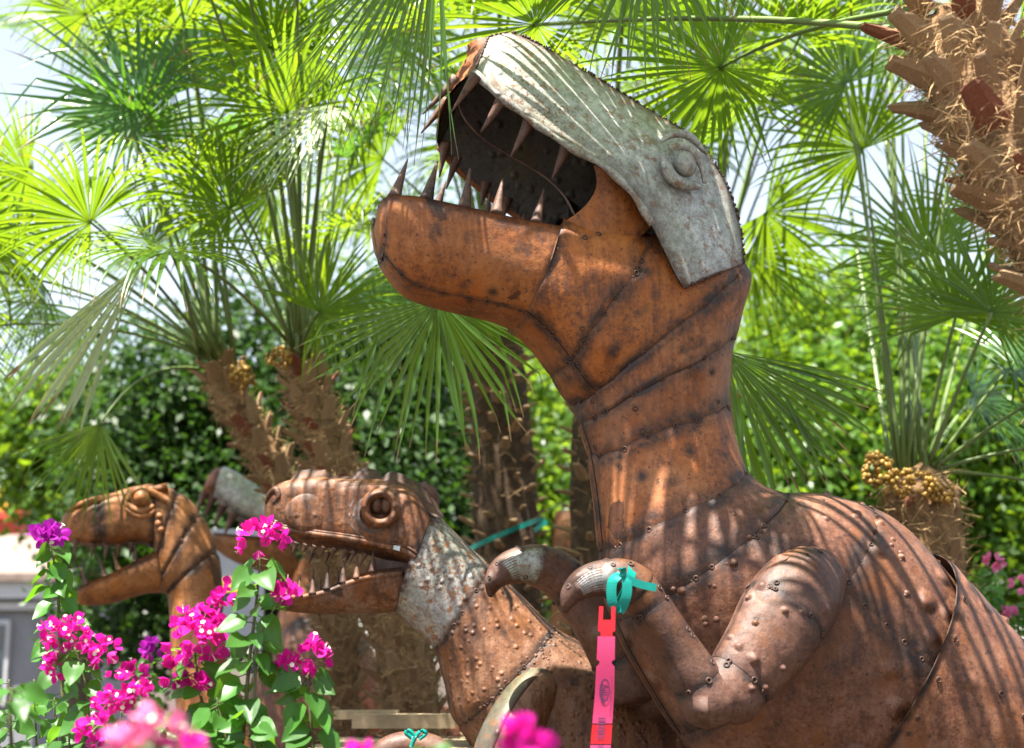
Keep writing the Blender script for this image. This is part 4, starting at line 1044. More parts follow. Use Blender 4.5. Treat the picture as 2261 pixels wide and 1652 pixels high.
def boot_mesh(name, mat, l, w, seed):
    r = np.random.default_rng(seed); rows = []
    for i, (y, ww, th) in enumerate(((0, 1.0, .42), (.3, .95, .42), (.65, .82, .36), (.92, .66, .28), (1.0, .56, .14))):
        for k in range(6):
            a = 2 * math.pi * k / 6
            rows.append([math.cos(a) * w * ww * .5 * r.uniform(.85, 1.15), y * l + r.normal(0, .03 * l) * (i > 2), math.sin(a) * w * th * .5 + .12 * l * y * y])
    v = np.array(rows); f = grid_faces(5, 6, True) + [tuple(range(24, 30))]
    return quick_mesh(name, v, f, mat, smooth=False)
BOOTS = [boot_mesh('boot', m_, 1.0, .62, i) for i, m_ in enumerate((BOOT, BOOT, BOOT_PALE, BOOT_PALE))]
BOOTS_RED = [boot_mesh('boot', m_, 1.0, .55, 10 + i) for i, m_ in enumerate((BOOT_RED, BOOT_RED, BOOT))]

def palm_trunk(palm, pts, rads, boot_len, nboots, fib=1800, red_top=0.0, seed=0, out=.55, boot_w=1.0, fib_len=.12, bark=None, pale=False, shag=1.1):
    rng = np.random.default_rng(seed); pts = catmull(pts, 40); rads = np.interp(np.linspace(0, 1, 40), np.linspace(0, 1, len(rads)), rads)
    NS = 26; tv = nrmv(np.gradient(pts, axis=0)); vs = []
    for i in range(40):
        x, t_, z = frame_from(tv[i], np.array([0.1, -1, .1])); a = np.linspace(0, 2 * math.pi, NS, endpoint=False)
        rr = rads[i] * (1 + rng.normal(0, .05, NS)) * (1 if i < 38 else (.9 if i == 38 else .4))
        vs.append(pts[i] + np.outer(np.cos(a) * rr, x) + np.outer(np.sin(a) * rr, z))
    v = np.vstack(vs); tr = obj('trunk', v, grid_faces(40, NS, True) + [tuple(range(39 * NS, 40 * NS))], bark or BARK, palm)
    seg = np.concatenate([[0], np.cumsum(np.linalg.norm(np.diff(pts, axis=0), axis=1))])
    for k in range(nboots):
        s = seg[-1] * (1 - (k + .5) / nboots) ; ang = k * 2.39996 + rng.normal(0, .08)
        c = np.array([np.interp(s, seg, pts[:, j]) for j in range(3)]); r = np.interp(s, seg, rads)
        i = int(np.clip(np.searchsorted(seg, s), 0, 39)); x, t_, z = frame_from(tv[i], np.array([0.1, -1, .1]))
        rad = x * math.cos(ang) + z * math.sin(ang); q = s / seg[-1]
        y = nrm(t_ * (1 - out * .5) + rad * out * rng.uniform(.5, 1.3)); zz = rad; xx, yy, zz = frame_from(y, zz)
        red = rng.random() < (red_top if q > .72 else red_top * .25)
        me = (BOOTS_RED if red else BOOTS)[int(rng.integers(0, 3 if red else 4)) if not pale else 2 + k % 2]
        sc = boot_len * rng.uniform(.6, 1.35)
        M = basis(c + rad * r * .88, xx * boot_w * rng.uniform(.8, 1.2), yy, zz, sc)
        inst('boot', me, M, tr)
    # loose fibre
    n = fib; s = rng.uniform(0, seg[-1], n); ang = rng.uniform(0, 2 * math.pi, n)
    c = np.stack([np.interp(s, seg, pts[:, j]) for j in range(3)], 1); r = np.interp(s, seg, rads)
    ii = np.clip(np.searchsorted(seg, s), 0, 39); tt = tv[ii]
    x = nrmv(np.cross(tt, np.array([0.1, -1, .1]))); z = np.cross(x, tt)
    rad = x * np.cos(ang)[:, None] + z * np.sin(ang)[:, None]; tan = np.cross(rad, tt)
    p0 = c + rad * (r * rng.uniform(.92, shag, n))[:, None]
    d = nrmv(tt * rng.uniform(-.7, .9, n)[:, None] + tan * rng.normal(0, .9, n)[:, None] + rad * rng.uniform(0, .7, n)[:, None])
    l = fib_len * rng.uniform(.4, 1.3, n); w = fib_len * .014 * rng.uniform(.6, 2.2, n); wv = nrmv(np.cross(d, rad + rng.normal(0, .4, (n, 3))))
    p1 = p0 + d * (l * .5)[:, None] + rad * (l * .12)[:, None]; p2 = p0 + d * l[:, None] + rng.normal(0, .25, (n, 3)) * l[:, None] - ZUP * (l * .15)[:, None]
    V = np.stack([p0 - wv * w[:, None], p0 + wv * w[:, None], p1 + wv * w[:, None] * .8, p1 - wv * w[:, None] * .8, p2 + wv * w[:, None] * .2, p2 - wv * w[:, None] * .2], 1)
    b = np.arange(n)[:, None] * 6; F_ = np.vstack([b + np.array([0, 1, 2, 3]), b + np.array([3, 2, 4, 5])])
    obj('fibre', V.reshape(-1, 3), F_, FIBRE, tr, kind='stuff')
    return tr

def fruits(palm, c, r, n, seed, squash=(1, .8, .8), fr=.012):
    rng = np.random.default_rng(seed); G = Geo()
    for _ in range(n):
        d = nrm(rng.normal(0, 1, 3)); v, f = ico(c + d * r * np.array(squash) * rng.uniform(.7, 1.05), fr * rng.uniform(.75, 1.2), (1, 1, 1.1), 5, 7); G.add(v, f)
    v, f = G.out(); obj('fruit_cluster', v, f, FRUIT, palm, kind='stuff')

def ground_pt(p, dx=0, dy=0): return np.array([p[0] + dx, p[1] + dy, 0.0])
def vdir(du, dv, dy=0.0): return nrm(RIGHT * du - UPC * dv + FWD * dy)

# palm A : leftmost of the pair of leaning trunks
cA = P(478, 800, 7.1); PA = thing('palm_tree', ground_pt(P(700, 1300, 7.1)), 'leftmost leaning fan palm, hairy brown trunk with fruit under its crown', 'palm tree')
palm_trunk(PA, [ground_pt(P(760, 1300, 7.1)), P(740, 1300, 7.1), P(650, 1130, 7.1), P(560, 960, 7.1), P(500, 860, 7.1), P(478, 805, 7.1)], [.10, .095, .085, .08, .078, .07], .10, 210, 5200, .2, 1, fib_len=.07, out=.55)
fruits(PA, P(535, 830, 6.95), .075, 60, 1)
cB = P(662, 785, 6.7); PB = thing('palm_tree', ground_pt(P(760, 1300, 6.7)), 'second leaning fan palm, its hairy trunk rising behind the browed dinosaur head', 'palm tree')
palm_trunk(PB, [ground_pt(P(960, 1500, 6.7)), P(900, 1500, 6.7), P(800, 1200, 6.7), P(730, 1010, 6.7), P(686, 880, 6.7), P(662, 795, 6.7)], [.14, .13, .115, .10, .095, .085], .10, 230, 5600, .2, 2, fib_len=.07, out=.55)
fruits(PB, P(618, 790, 6.55), .06, 40, 2)
cC = P(1085, 620, 8.2); PC = thing('palm_tree', ground_pt(P(1120, 1300, 8.2)), 'upright fan palm with dark stubbly trunk behind the open jaw', 'palm tree')
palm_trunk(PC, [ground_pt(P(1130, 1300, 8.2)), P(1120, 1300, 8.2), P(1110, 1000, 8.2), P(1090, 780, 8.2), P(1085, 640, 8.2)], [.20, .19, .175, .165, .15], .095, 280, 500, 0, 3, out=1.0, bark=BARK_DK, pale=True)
cD = P(1330, 560, 7.4); PD = thing('palm_tree', ground_pt(P(1310, 1300, 7.4)), 'thin dark fan palm trunk seen between the far claw and the big neck', 'palm tree')
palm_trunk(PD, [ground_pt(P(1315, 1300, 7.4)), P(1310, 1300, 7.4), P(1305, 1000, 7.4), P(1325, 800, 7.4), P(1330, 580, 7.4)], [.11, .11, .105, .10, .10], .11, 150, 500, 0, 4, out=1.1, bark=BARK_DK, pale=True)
cE = P(2010, 1040, 6.3); PE = thing('palm_tree', ground_pt(P(2015, 1300, 6.3)), 'low fan palm with orange fruit clusters behind the tyrannosaur back', 'palm tree')
palm_trunk(PE, [ground_pt(P(2060, 1300, 6.3)), P(2050, 1200, 6.3), P(2030, 1110, 6.3), P(2015, 1055, 6.3)], [.15, .15, .15, .11], .085, 60, 1500, .2, 5)
fruits(PE, P(1938, 1035, 6.1), .085, 75, 3, (.8, .6, 1.0)); fruits(PE, P(2010, 1068, 6.08), .10, 75, 4, (1.3, .5, .6)); fruits(PE, P(2080, 1090, 6.1), .06, 40, 5)
cF = P(2075, -20, 3.75); PF = thing('palm_tree', ground_pt(P(2760, 1400, 3.7)), 'near fan palm, thick blurred trunk with red-brown boots leaning in at upper right', 'palm tree')
palm_trunk(PF, [ground_pt(P(2760, 1400, 3.7)), P(2690, 1240, 3.65), P(2540, 850, 3.6), P(2310, 470, 3.6), P(2170, 220, 3.65), P(2090, 40, 3.7)], [.145, .14, .135, .13, .13, .125], .115, 300, 14000, .28, 6, out=.62, boot_w=1.05, fib_len=.07, shag=1.15)
cG = P(1560, 700, 8.6); PG = thing('palm_tree', ground_pt(P(1560, 1300, 8.6)), 'tall fan palm hidden behind the big head, yellow-green fronds showing past its nape', 'palm tree')
palm_trunk(PG, [ground_pt(P(1560, 1300, 8.6)), P(1560, 1200, 8.6), P(1560, 900, 8.6), P(1560, 715, 8.6)], [.17, .17, .17, .15], .1, 60, 400, 0, 7)
cH = P(-260, 620, 6.0); PH = thing('palm_tree', ground_pt(P(-280, 1300, 6.0)), 'fan palm whose fronds reach in over the left edge of the view', 'palm tree')
palm_trunk(PH, [ground_pt(P(-280, 1300, 6.0)), P(-280, 1200, 6.0), P(-265, 900, 6.0), P(-260, 640, 6.0)], [.17, .17, .17, .14], .1, 60, 400, 0, 8)

# ---- the fronds one recognises
def K(palm, C, u, v, Y, R, du, dv, dy=0.0, ndir=None, **k):
    H = P(u, v, Y); a = vdir(du, dv, dy)
    if ndir is None: ndir = ZUP * .5 + np.array([0, .9, 0]) 
    return frond(palm, C, H, R, axis=a, normal=ndir, **k)
UPN = np.array([0, .55, .85])
K(PF, P(2010, 70, 3.75), 1183, 55, 4.95, .56, -1, -.05, 0.1, UPN, ctrl=P(1640, 20, 4.3), A=2.7, nseg=46, droop=.22, brk=.05, r0=.018)
K(PF, P(2020, 20, 3.8), 1592, 150, 5.1, .58, -1, .42, 0.1, np.array([0, .8, .6]), ctrl=P(1760, 50, 4.6), A=2.6, nseg=46, droop=.25, brk=.1, r0=.014)
K(PD, cD, 968, 664, 5.15, .62, -.05, 1, -.1, np.array([0, -1, .25]), ctrl=P(1080, 380, 6.2), A=1.35, nseg=30, droop=.15, brk=.4, wf=1.15, cup=.05)
K(PG, cG, 1600, 775, 5.4, .66, .72, .8, 0, np.array([-.2, -1, .25]), ctrl=P(1500, 560, 7.0), A=.66, nseg=26, droop=.18, brk=.05, wf=1.1, cup=.02, fuse=.6)
K(PB, cB, 312, 240, 6.2, .66, -.75, -.5, -.2, np.array([.25, -1, .35]), ctrl=P(480, 470, 6.6), A=2.0, nseg=36, droop=.35, brk=.3, mat=PALM_DK, r0=.017)
K(PA, cA, 436, 186, 6.5, .66, .02, -1, 0, np.array([.1, -1, .25]), ctrl=P(480, 450, 6.9), A=1.9, nseg=34, droop=.2, brk=.12, mat=PALM_DK)
K(PB, cB, 725, 232, 5.6, .58, -.55, .65, -.3, np.array([-.3, -.6, .8]), ctrl=P(700, 420, 6.3), A=1.3, nseg=30, droop=.5, brk=.25, mat=PALM_SUNLIT)
K(PB, cB, 700, 120, 6.0, .62, -.9, .12, 0, np.array([0, .7, .7]), ctrl=P(720, 420, 6.5), A=2.1, nseg=38, droop=.6, brk=.1)
K(PB, cB, 318, 575, 5.5, .76, -.62, .8, 0, np.array([.62, -.45, .65]), ctrl=P(420, 500, 6.0), A=.24, nseg=13, droop=.08, brk=.0, mat=PALM_SUNLIT, wf=1.0, cup=.2, fuse=.72)
K(PA, P(440, 815, 7.0), 222, 935, 6.6, .50, -.35, 1, 0, np.array([.2, -1, .3]), ctrl=P(310, 790, 6.8), A=.95, nseg=24, droop=.15, brk=.15)
K(PB, cB, 705, 690, 6.1, .5, .4, -.3, .2, UPN, A=2.2, droop=.5)
K(PB, cB, 780, 640, 6.4, .5, .55, .6, .0, np.array([0, -.8, .5]), A=1.6, droop=.4)
K(PA, cA, 330, 545, 6.4, .3, .15, -1, 0, np.array([0, -1, .2]), A=.7, nseg=12, droop=.6, brk=.5)
for (u, v, Y) in ((-60, 470, 6.3), (-110, 590, 6.4), (-60, 665, 6.6), (-90, 730, 6.4), (-40, 500, 7.4), (60, 380, 6.6)):
    K(PA, cA, u, v, Y, .6, -1, .2, 0, UPN, arch=.16, droop=.6)
for (u, v, Y, du, dv) in ((100, 640, 6.9, -.7, .7), (60, 560, 7.4, -.8, .6), (160, 700, 7.6, -.5, .9)):
    K(PA, cA, u, v, Y, .55, du, dv, 0, np.array([0, -.7, .6]), droop=.4, A=1.5)
for (u, v, Y, du) in ((520, -140, 5.2, -.6), (650, -150, 5.0, .3), (420, -115, 5.4, -1)):  # added fronds above the view, placed to shade the browed dinosaur's head
    K(PB, cB, u, v, Y, .62, du, .1, -.5, np.array([.1, -.2, 1]), droop=.4, A=2.4, arch=.2)
# right palm E
for (u, v, Y, du, dv, A_, m_) in ((2110, 700, 6.0, -.05, -1, 1.9, PALM), (2050, 560, 6.4, -.3, -1, 1.8, PALM), (1905, 330, 6.3, -.7, -.6, 2.0, PALM), (2190, 690, 5.9, .4, -.8, 2.1, PALM), (2240, 800, 6.2, 1, -.1, 2.2, PALM_DK),
                              (2290, 880, 6.0, 1, .1, 2.1, PALM_DK), (2330, 980, 6.1, 1, .1, 2, PALM_DK), (2340, 1075, 6.0, 1, .2, 2, PALM_DK), (2200, 480, 6.6, .3, -1, 2.0, PALM), (2150, 880, 7.0, .8, .5, 2.0, PALM_DK)):
    K(PE, cE + RIGHT * np.clip((u - 2010) * .0004, -.06, .1), u, v, Y, .6, du, dv, 0, np.array([0, -.55, .75]) if m_ is PALM_DK else np.array([0, .6, .7]), arch=.05, A=A_, mat=m_, droop=.45, r0=.016)
# fronds at the nape: yellow-green, hanging
for (u, v, Y, du, dv, R_) in ((1690, 470, 7.0, .9, .5, .6), (1650, 560, 7.3, .7, .8, .6)):
    K(PG, cG, u, v, Y, R_, du, dv, 0, np.array([0, .5, .8]), droop=.6, A=1.9)
# near fronds of palm F, reaching over the head and out of the top of the frame
for (u, v, Y, du, dv, dy, R_, dr, A_) in ((965, -190, 4.2, -.45, .95, -.05, .80, .2, .55), (1440, -160, 4.25, -.2, .8, 0.1, .52, .5, 1.2),
                                      (1880, -160, 4.9, -.3, .2, .9, .6, .5, 2.4), (2250, 60, 3.9, .8, .3, 0.1, .5, .4, 2.0), (1600, -260, 5.0, -.6, .0, .6, .62, .5, 2.4),
                                      (1820, -300, 4.4, -.8, 0, .4, .62, .5, 2.3), (1330, -330, 4.6, -.8, .1, .4, .62, .4, 2.3), (1950, -330, 5.2, 0, 0, 1, .62, .5, 2.4), (2100, -260, 5.3, .3, 0, 1, .6, .5, 2.3)):
    K(PF, cF, u, v, Y, R_, du, dv, dy, np.array([0, .35, .95]) if A_ > 1.3 else np.array([.5, .8, .3]), arch=.1, droop=dr, A=A_, wf=1.15, r0=.015)
# fronds of the near palm above the view that shade the neck, the jaw and the flank
for (u, v, Y, du, dy, R_) in ((1330, -310, 4.15, -.9, .1, .50), (1480, -330, 4.1, -.6, .4, .46), (840, -330, 4.0, -1, 0, .5)):
    K(PF, cF, u, v, Y, R_, du, 0, dy, np.array([.05, -.1, 1]), arch=.12, droop=.25, A=2.3, fuse=.62, r0=.014)
K(PF, cF, 1730, -95, 3.75, .40, -.6, .0, -.2, np.array([.05, -.25, 1]), arch=.06, droop=.2, A=2.2, fuse=.6, r0=.014)
# ---- fill: the canopy
crowns = [(PH, cH), (PA, cA), (PB, cB), (PC, cC), (PD, cD), (PG, cG), (PE, cE)]
def pick(u):
    if u < 60: return crowns[0]
    if u < 430: return crowns[1]
    if u < 860: return crowns[2]
    if u < 1180: return crowns[3]
    if u < 1480: return crowns[4]
    if u < 1850: return crowns[5]
    return crowns[6]
frng = np.random.default_rng(23)
for layer, (Y0, Y1) in enumerate(((5.6, 6.8), (6.8, 8.4), (7.6, 9.4))):
    for u0 in np.arange(-60, 2300, 205):
        for v0 in np.arange(-110, 640, 150):
            u = u0 + frng.uniform(-90, 90); v = v0 + frng.uniform(-70, 70); Y = frng.uniform(Y0, Y1)
            if u < 150 and frng.random() < .7: continue
            if 1560 < u < 2200 and v > 300: continue
            if 1560 < u < 2200 and v > 180 and frng.random() < .6: continue
            if u > 1900 and v > 200 and frng.random() < .8: continue
            if u > 2000 and frng.random() < .5: continue
            if 1000 < u < 1640 and v > 330: continue
            if layer == 0 and 900 < u < 1500 and v > 120: continue
            pm, c = pick(u + frng.uniform(-60, 60))
            H = P(u, v, Y); rad = H - c
            out = nrm(np.array([rad[0] * 1.0, rad[1] * .6, rad[2] * .35 - .15]) + frng.normal(0, .25, 3))
            n_ = ZUP * .8 + np.array([0, frng.uniform(-.6, .9), 0]) + frng.normal(0, .25, 3)
            m_ = PALM if frng.random() < .84 else PALM_DK
            frond(pm, c + frng.normal(0, .05, 3) * np.array([1, 1, .3]), H, frng.uniform(.5, .68), axis=out, normal=n_, arch=frng.uniform(.02, .15), mat=m_)

# ribbon on the central trunk
def trunk_ribbon():
    c = P(1112, 1185, 8.2); R_ = .235
    r = thing('ribbon', c, 'teal ribbon tied slantwise round the dark central palm trunk', 'ribbon')
    loop = [c + np.array([math.cos(a) * R_, math.sin(a) * R_, .10 * math.cos(a)]) for a in np.linspace(0, 2 * math.pi, 18)]
    G = Geo(); ribbon_strip(G, loop, .028, ZUP, n=50); v, f = G.out(); obj('band', v, f, RIBBON, r, smooth=False)
    G = Geo(); ribbon_strip(G, [P(1180, 1172, 7.95), P(1195, 1160, 7.92), P(1208, 1152, 7.9)], .03, ZUP, n=10); v, f = G.out(); obj('loose_end', v, f, RIBBON, r, smooth=False)
trunk_ribbon()

# ================================================================== BACKGROUND TREES
def leafy(name, label, cat, trunk_xy, blobs, nleaf, size, mat, seed, group=None, stems=True):
    rng = np.random.default_rng(seed)
    bx = np.array([b[0] for b in blobs]); br = np.array([b[1] for b in blobs], float)
    T = thing(name, (trunk_xy[0], trunk_xy[1], 0), label, cat, group)
    base = np.array([trunk_xy[0], trunk_xy[1], 0.0]); top = np.mean(bx, 0)
    G = Geo(); v, f = tube([base, base * .5 + top * .5 + np.array([.1, 0, 0]), top], [.16, .12, .05], 8, 12); G.add(v, f)
    v, f = G.out(); tr = obj('trunk', v, f, WOODBARK, T)
    if stems:
        for b in bx[:10]:
            v, f = tube([base * .6 + top * .4, (top + b) / 2 - ZUP * .1, b], [.06, .04, .012], 6, 8); obj('limb', v, f, WOODBARK, tr)
    wgt = np.prod(br, axis=1) ** .66; k = rng.choice(len(bx), nleaf, p=wgt / wgt.sum())
    d = nrmv(rng.normal(0, 1, (nleaf, 3))); rr = rng.uniform(.35, 1.08, nleaf) ** .6
    # clumps: push leaves toward sprig centres
    c = bx[k] + d * br[k] * rr[:, None]
    ns = nleaf // 44; sc = c[:ns]; j = rng.integers(0, ns, nleaf); c = sc[j] + rng.normal(0, size * 1.9, (nleaf, 3))
    nn = nrmv(d[j] * .6 + rng.normal(0, .7, (nleaf, 3)) + np.array([0, -.1, .5])); a = nrmv(np.cross(nn, rng.normal(0, 1, (nleaf, 3)))); b_ = np.cross(nn, a)
    L = size * rng.uniform(.6, 1.25, nleaf)[:, None]; w = L * .5
    V = np.stack([c - a * L * .5, c + b_ * w * .5 + nn * L * .08, c + a * L * .5 - nn * L * .1, c - b_ * w * .5 + nn * L * .08], 1).reshape(-1, 3)
    F_ = np.arange(nleaf * 4).reshape(-1, 4)
    obj('crown', V, F_, mat, T, smooth=False, attrs={'rnd': np.repeat(rng.random(ns)[j] * .7 + rng.random(nleaf) * .3, 4)})
    return T
def blob_px(lst, Y): return [(P(u, v, Y + dy), (ru * px(Y), rd, rv * px(Y))) for u, v, dy, ru, rd, rv in lst]
b = blob_px([(330, 900, 0, 190, .9, 150), (520, 1000, .3, 200, .9, 170), (760, 930, .2, 170, .9, 190), (900, 800, .4, 160, .9, 190), (900, 1060, 0, 150, .9, 170), (420, 1180, -.2, 220, .8, 120), (700, 1180, 0, 200, .8, 130), (310, 1080, 0, 130, .8, 140), (960, 640, .5, 110, .8, 160), (600, 760, .3, 130, .8, 120), (360, 1330, 0, 170, .8, 120), (980, 1250, .2, 120, .7, 140)], 11.5)
leafy('dense_tree', 'dense green tree coloured dark as in shade behind the pair of leaning palms', 'tree', (P(600, 1200, 11.5)[0], 11.6), b, 48000, .10, TREE_SHADED, 31)
b = blob_px([(125, 950, 0, 60, .6, 62), (180, 1060, .2, 50, .6, 90)], 14)
leafy('leafy_tree', 'bright green leafy tree at the left edge above the red painted wall', 'tree', (P(175, 1200, 14)[0], 14.2), b, 9000, .14, TREE_LT, 32)
b = blob_px([(1760, 900, 0, 140, .9, 190), (1900, 800, .3, 150, .9, 200), (2050, 900, 0, 170, .9, 200), (1800, 1080, -.2, 160, .8, 160), (1960, 1000, -.3, 180, .8, 190), (2180, 1060, 0, 160, .9, 200), (2150, 800, .4, 120, .8, 150), (1720, 720, .4, 100, .7, 120), (1930, 640, .4, 70, .6, 80), (2260, 900, .2, 120, .8, 180), (2200, 1230, 0, 180, .8, 150), (2000, 1200, 0, 160, .7, 140), (1680, 1000, .3, 90, .7, 180)], 12.5)
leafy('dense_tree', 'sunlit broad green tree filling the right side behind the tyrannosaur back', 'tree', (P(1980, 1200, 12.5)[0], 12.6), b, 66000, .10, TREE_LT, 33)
b = blob_px([(1215, 1080, 0, 60, .5, 70), (1240, 1180, 0, 70, .5, 80), (1190, 960, .3, 35, .4, 70), (1160, 860, .4, 40, .4, 80)], 13)
leafy('leafy_shrub', 'yellow-green sunlit shrub glimpsed between the central trunk and the neck', 'shrub', (P(1215, 1250, 13)[0], 13.2), b, 5000, .12, SHRUB_LT, 34, stems=False)
b = blob_px([(1500, 1000, 0, 260, 1, 220), (1100, 900, .5, 160, .8, 260), (1350, 1250, 0, 300, 1, 140)], 16)
leafy('dense_tree', 'mid green tree far behind the big neck', 'tree', (P(1450, 1200, 16)[0], 16), b[1:], 9000, .16, TREE_SHADED, 35, stems=False)

# rust plate glimpsed right of the central trunk
def build_seventh():
    F = Frame(1235, 1170, 8.9, 0); A = F.at
    R = thing('dinosaur_sculpture', (A(1240, 1200)[0], 8.9, 0), 'sliver of an orange rusty sculpture between the central trunk and thin palm trunk', 'sculpture')
    N = Loft([(A(1226, 1130), A(1270, 1130), .1, 2.3), (A(1222, 1180), A(1290, 1180), .16, 2.3), (A(1220, 1260), A(1310, 1260), .2, 2.3), (A(1215, 1400), A(1330, 1400), .25, 2.3), (A(1200, 1560), A(1340, 1560), .25, 2.3)], F.n)
    panel('neck_panel', N, 0, 2, 0, 1, RUST_FAR, R, nu=16, nt=24); panel('neck_panel', N, 2, 4 - 1e-3, 0, 1, RUST_FAR, R, nu=16, nt=24)
    q = A(1270, 1560); v, f = tube([q, np.array([q[0], q[1], .3]), np.array([q[0], q[1], .01])], [.2, .15, .12], 10, 8); obj('leg', v, f, RUST_FAR, R, attrs={'burn': np.zeros(len(v))})
build_seventh()

# ================================================================== HOUSE, RED WALL, BOARD, PALLETS
def build_house():
    Y = 19.0
    x0, x1 = P(-500, 1400, Y)[0], P(112, 1400, Y)[0]; zf = P(0, 1290, Y)[2]; zt = P(0, 1318, Y)[2]
    H = thing('house', (x0, Y, 0), 'low house with beige roof and white fascia at the lower left edge', 'house')
    v, f = box(((x0 + x1) / 2, Y + 2.6, zt / 2), (x1 - x0 - .4, 5, zt)); obj('wall', v, f, WALLG, H, smooth=False)
    v, f = box(((x0 + x1) / 2, Y - .1, (zf + zt) / 2), (x1 - x0, .12, zf - zt + .05)); obj('fascia', v, f, WHITE, H, smooth=False)
    v, f = box(((x0 + x1) / 2, Y + .02, zt - .12), (x1 - x0 - .2, .1, .10)); obj('fascia', v, f, WHITE, H, smooth=False)
    zr = P(0, 1195, Y + 3)[2]
    v = [(x0 - .2, Y - .25, zf + .03), (x1 + .1, Y - .25, zf + .03), (x1 + .1, Y + 3, zr), (x0 - .2, Y + 3, zr), (x0 - .2, Y - .25, zf + .13), (x1 + .1, Y - .25, zf + .13), (x1 + .1, Y + 3, zr + .1), (x0 - .2, Y + 3, zr + .1), (x0 - .2, Y + 6.2, zf), (x1 + .1, Y + 6.2, zf)]
    obj('roof', v, [(0, 3, 2, 1), (4, 5, 6, 7), (0, 1, 5, 4), (1, 2, 6, 5), (3, 0, 4, 7), (7, 6, 9, 8)], ROOFM, H, smooth=False)
    for i, xx in enumerate(np.arange(x1 - .55, x0, -1.25)):
        w = 1.0
        v, f = box((xx - w / 2, Y + .06, zt - .85), (w, .1, 1.1)); wo_ = obj('window', v, f, WHITE, H, smooth=False)
        for k in (-1, 1):
            v, f = box((xx - w / 2 + k * w * .235, Y + .03, zt - .85), (w * .42, .09, .98)); obj('pane', v, f, GLASS, wo_, smooth=False)
build_house()
def build_redwall():
    Y = 27.0; x0, x1 = P(-300, 1100, Y)[0], P(48, 1100, Y)[0]
    H = thing('shop_building', (x0, Y, 0), 'red and yellow painted building top above the beige house roof', 'building')
    z1 = P(0, 1145, Y)[2]; z2 = P(0, 1078, Y)[2]
    v, f = box(((x0 + x1) / 2, Y + 2, z1 / 2), (x1 - x0, 4, z1)); obj('wall', v, f, REDW, H, smooth=False)
    v, f = box(((x0 + x1) / 2 - .1, Y + 2.1, (z1 + z2) / 2 + .004), (x1 - x0 - .3, 3.7, z2 - z1)); obj('parapet', v, f, YELW, H, smooth=False)
    v, f = box(((x0 + x1) / 2, Y + 1.95, z1 + .06), (x1 - x0 + .16, 4.2, .14)); obj('cornice', v, f, REDW, H, smooth=False)
build_redwall()
def build_board():
    Y = 12.5; c = P(520, 1300, 10.3)
    H = thing('sign_board', (c[0], c[1], 0), 'slate grey board with a yellow patch behind the tall flower stem', 'sign')
    v, f = box(c, (.42, .04, .85)); obj('board', v, f, SIGNG, H, smooth=False)
    v, f = box(P(515, 1292, 10.27), (.16, .02, .10)); obj('yellow_patch', v, f, YELW, H, smooth=False)
    for dx in (-.15, .15):
        v, f = box((c[0] + dx, c[1] + .05, c[2] / 2), (.05, .05, c[2])); obj('post', v, f, SIGNG, H, smooth=False)
build_board()
def build_pallets():
    Y = 6.1; c = P(880, 1600, Y); z = P(880, 1578, Y)[2]
    H = thing('wooden_pallet', (c[0], Y, 0), 'stack of pale wooden pallet boards beside the hairy trunk base', 'pallet')
    xl, xr = P(735, 1590, Y)[0], P(1045, 1590, Y)[0]; m = (xl + xr) / 2; L = xr - xl
    bd = [((P(810, 1574, Y)[0], Y, z), (P(880, 1574, Y)[0] - P(740, 1574, Y)[0], .10, .035)), ((P(893, 1592, Y - .1)[0], Y - .1, P(893, 1592, Y - .1)[2]), (.42, .10, .055))]
    for cc, s in bd: v, f = box(cc, s); obj('board', v, f, WOOD, H, smooth=False)
    for k in range(7):
        v, f = box((m + .02 * (k % 2), Y - .75 + k * .115, z - .10), (L, .085, .022)); obj('board', v, f, WOOD, H, smooth=False)
    for k in range(3):
        v, f = box((xl + .08 + k * (L - .16) / 2, Y - .4, z - .157), (.08, .8, .09)); obj('bearer', v, f, WOOD, H, smooth=False)
    for k in range(3):
        v, f = box((xl + .1 + k * (L - .2) / 2, Y - .4, (z - .205) / 2), (.09, .5, z - .205)); obj('block', v, f, WOOD, H, smooth=False)
build_pallets()

# ================================================================== BOUGAINVILLEA
def bleaf_mesh(name, seed):
    r = np.random.default_rng(seed); k = 7; rows = []
    for i in range(k):
        y = i / (k - 1); w = .42 * (math.sin(math.pi * min(1, y * 1.0) ** .62)) * (1 - .15 * y) if 0 < y < 1 else .0
        w = max(w, .0); curl = -.22 * y * y + .05 * math.sin(y * 6 + seed)
        for q in (-1, -.5, 0, .5, 1):
            rows.append([q * w, y - .06 * abs(q) * (y < .2), curl + .17 * abs(q) * w * 1.6 + r.normal(0, .008)])
    return quick_mesh(name, rows, grid_faces(k, 5), B_LEAF)
BLEAF = [bleaf_mesh('leaf', s) for s in range(4)]
def flower_mesh(name, mat, seed):
    r = np.random.default_rng(seed); G = Geo()
    for b in range(3):
        a = b * 2.094 + r.normal(0, .15); rows = []
        for i in range(5):
            y = i / 4; w = .36 * math.sin(math.pi * y ** .75) if 0 < y < 1 else 0
            out = .30 + .55 * y ** 1.2; 
            for q in (-1, 0, 1):
                rad = .05 + y * .55 * (1 + .1 * math.sin(i)); h = y * .85 - .25 * y * y + .1 * abs(q) * w
                rows.append([rad * math.cos(a) - q * w * math.sin(a), rad * math.sin(a) + q * w * math.cos(a), h + r.normal(0, .015)])
        G.add(rows, grid_faces(5, 3))
    v, f = G.out(); return quick_mesh(name, v, f, mat)
FLW = {m_: [flower_mesh('flower', mm, s) for s in range(3)] for m_, mm in (('m', BRACT), ('p', BRACT_P), ('l', BRACT_L))}
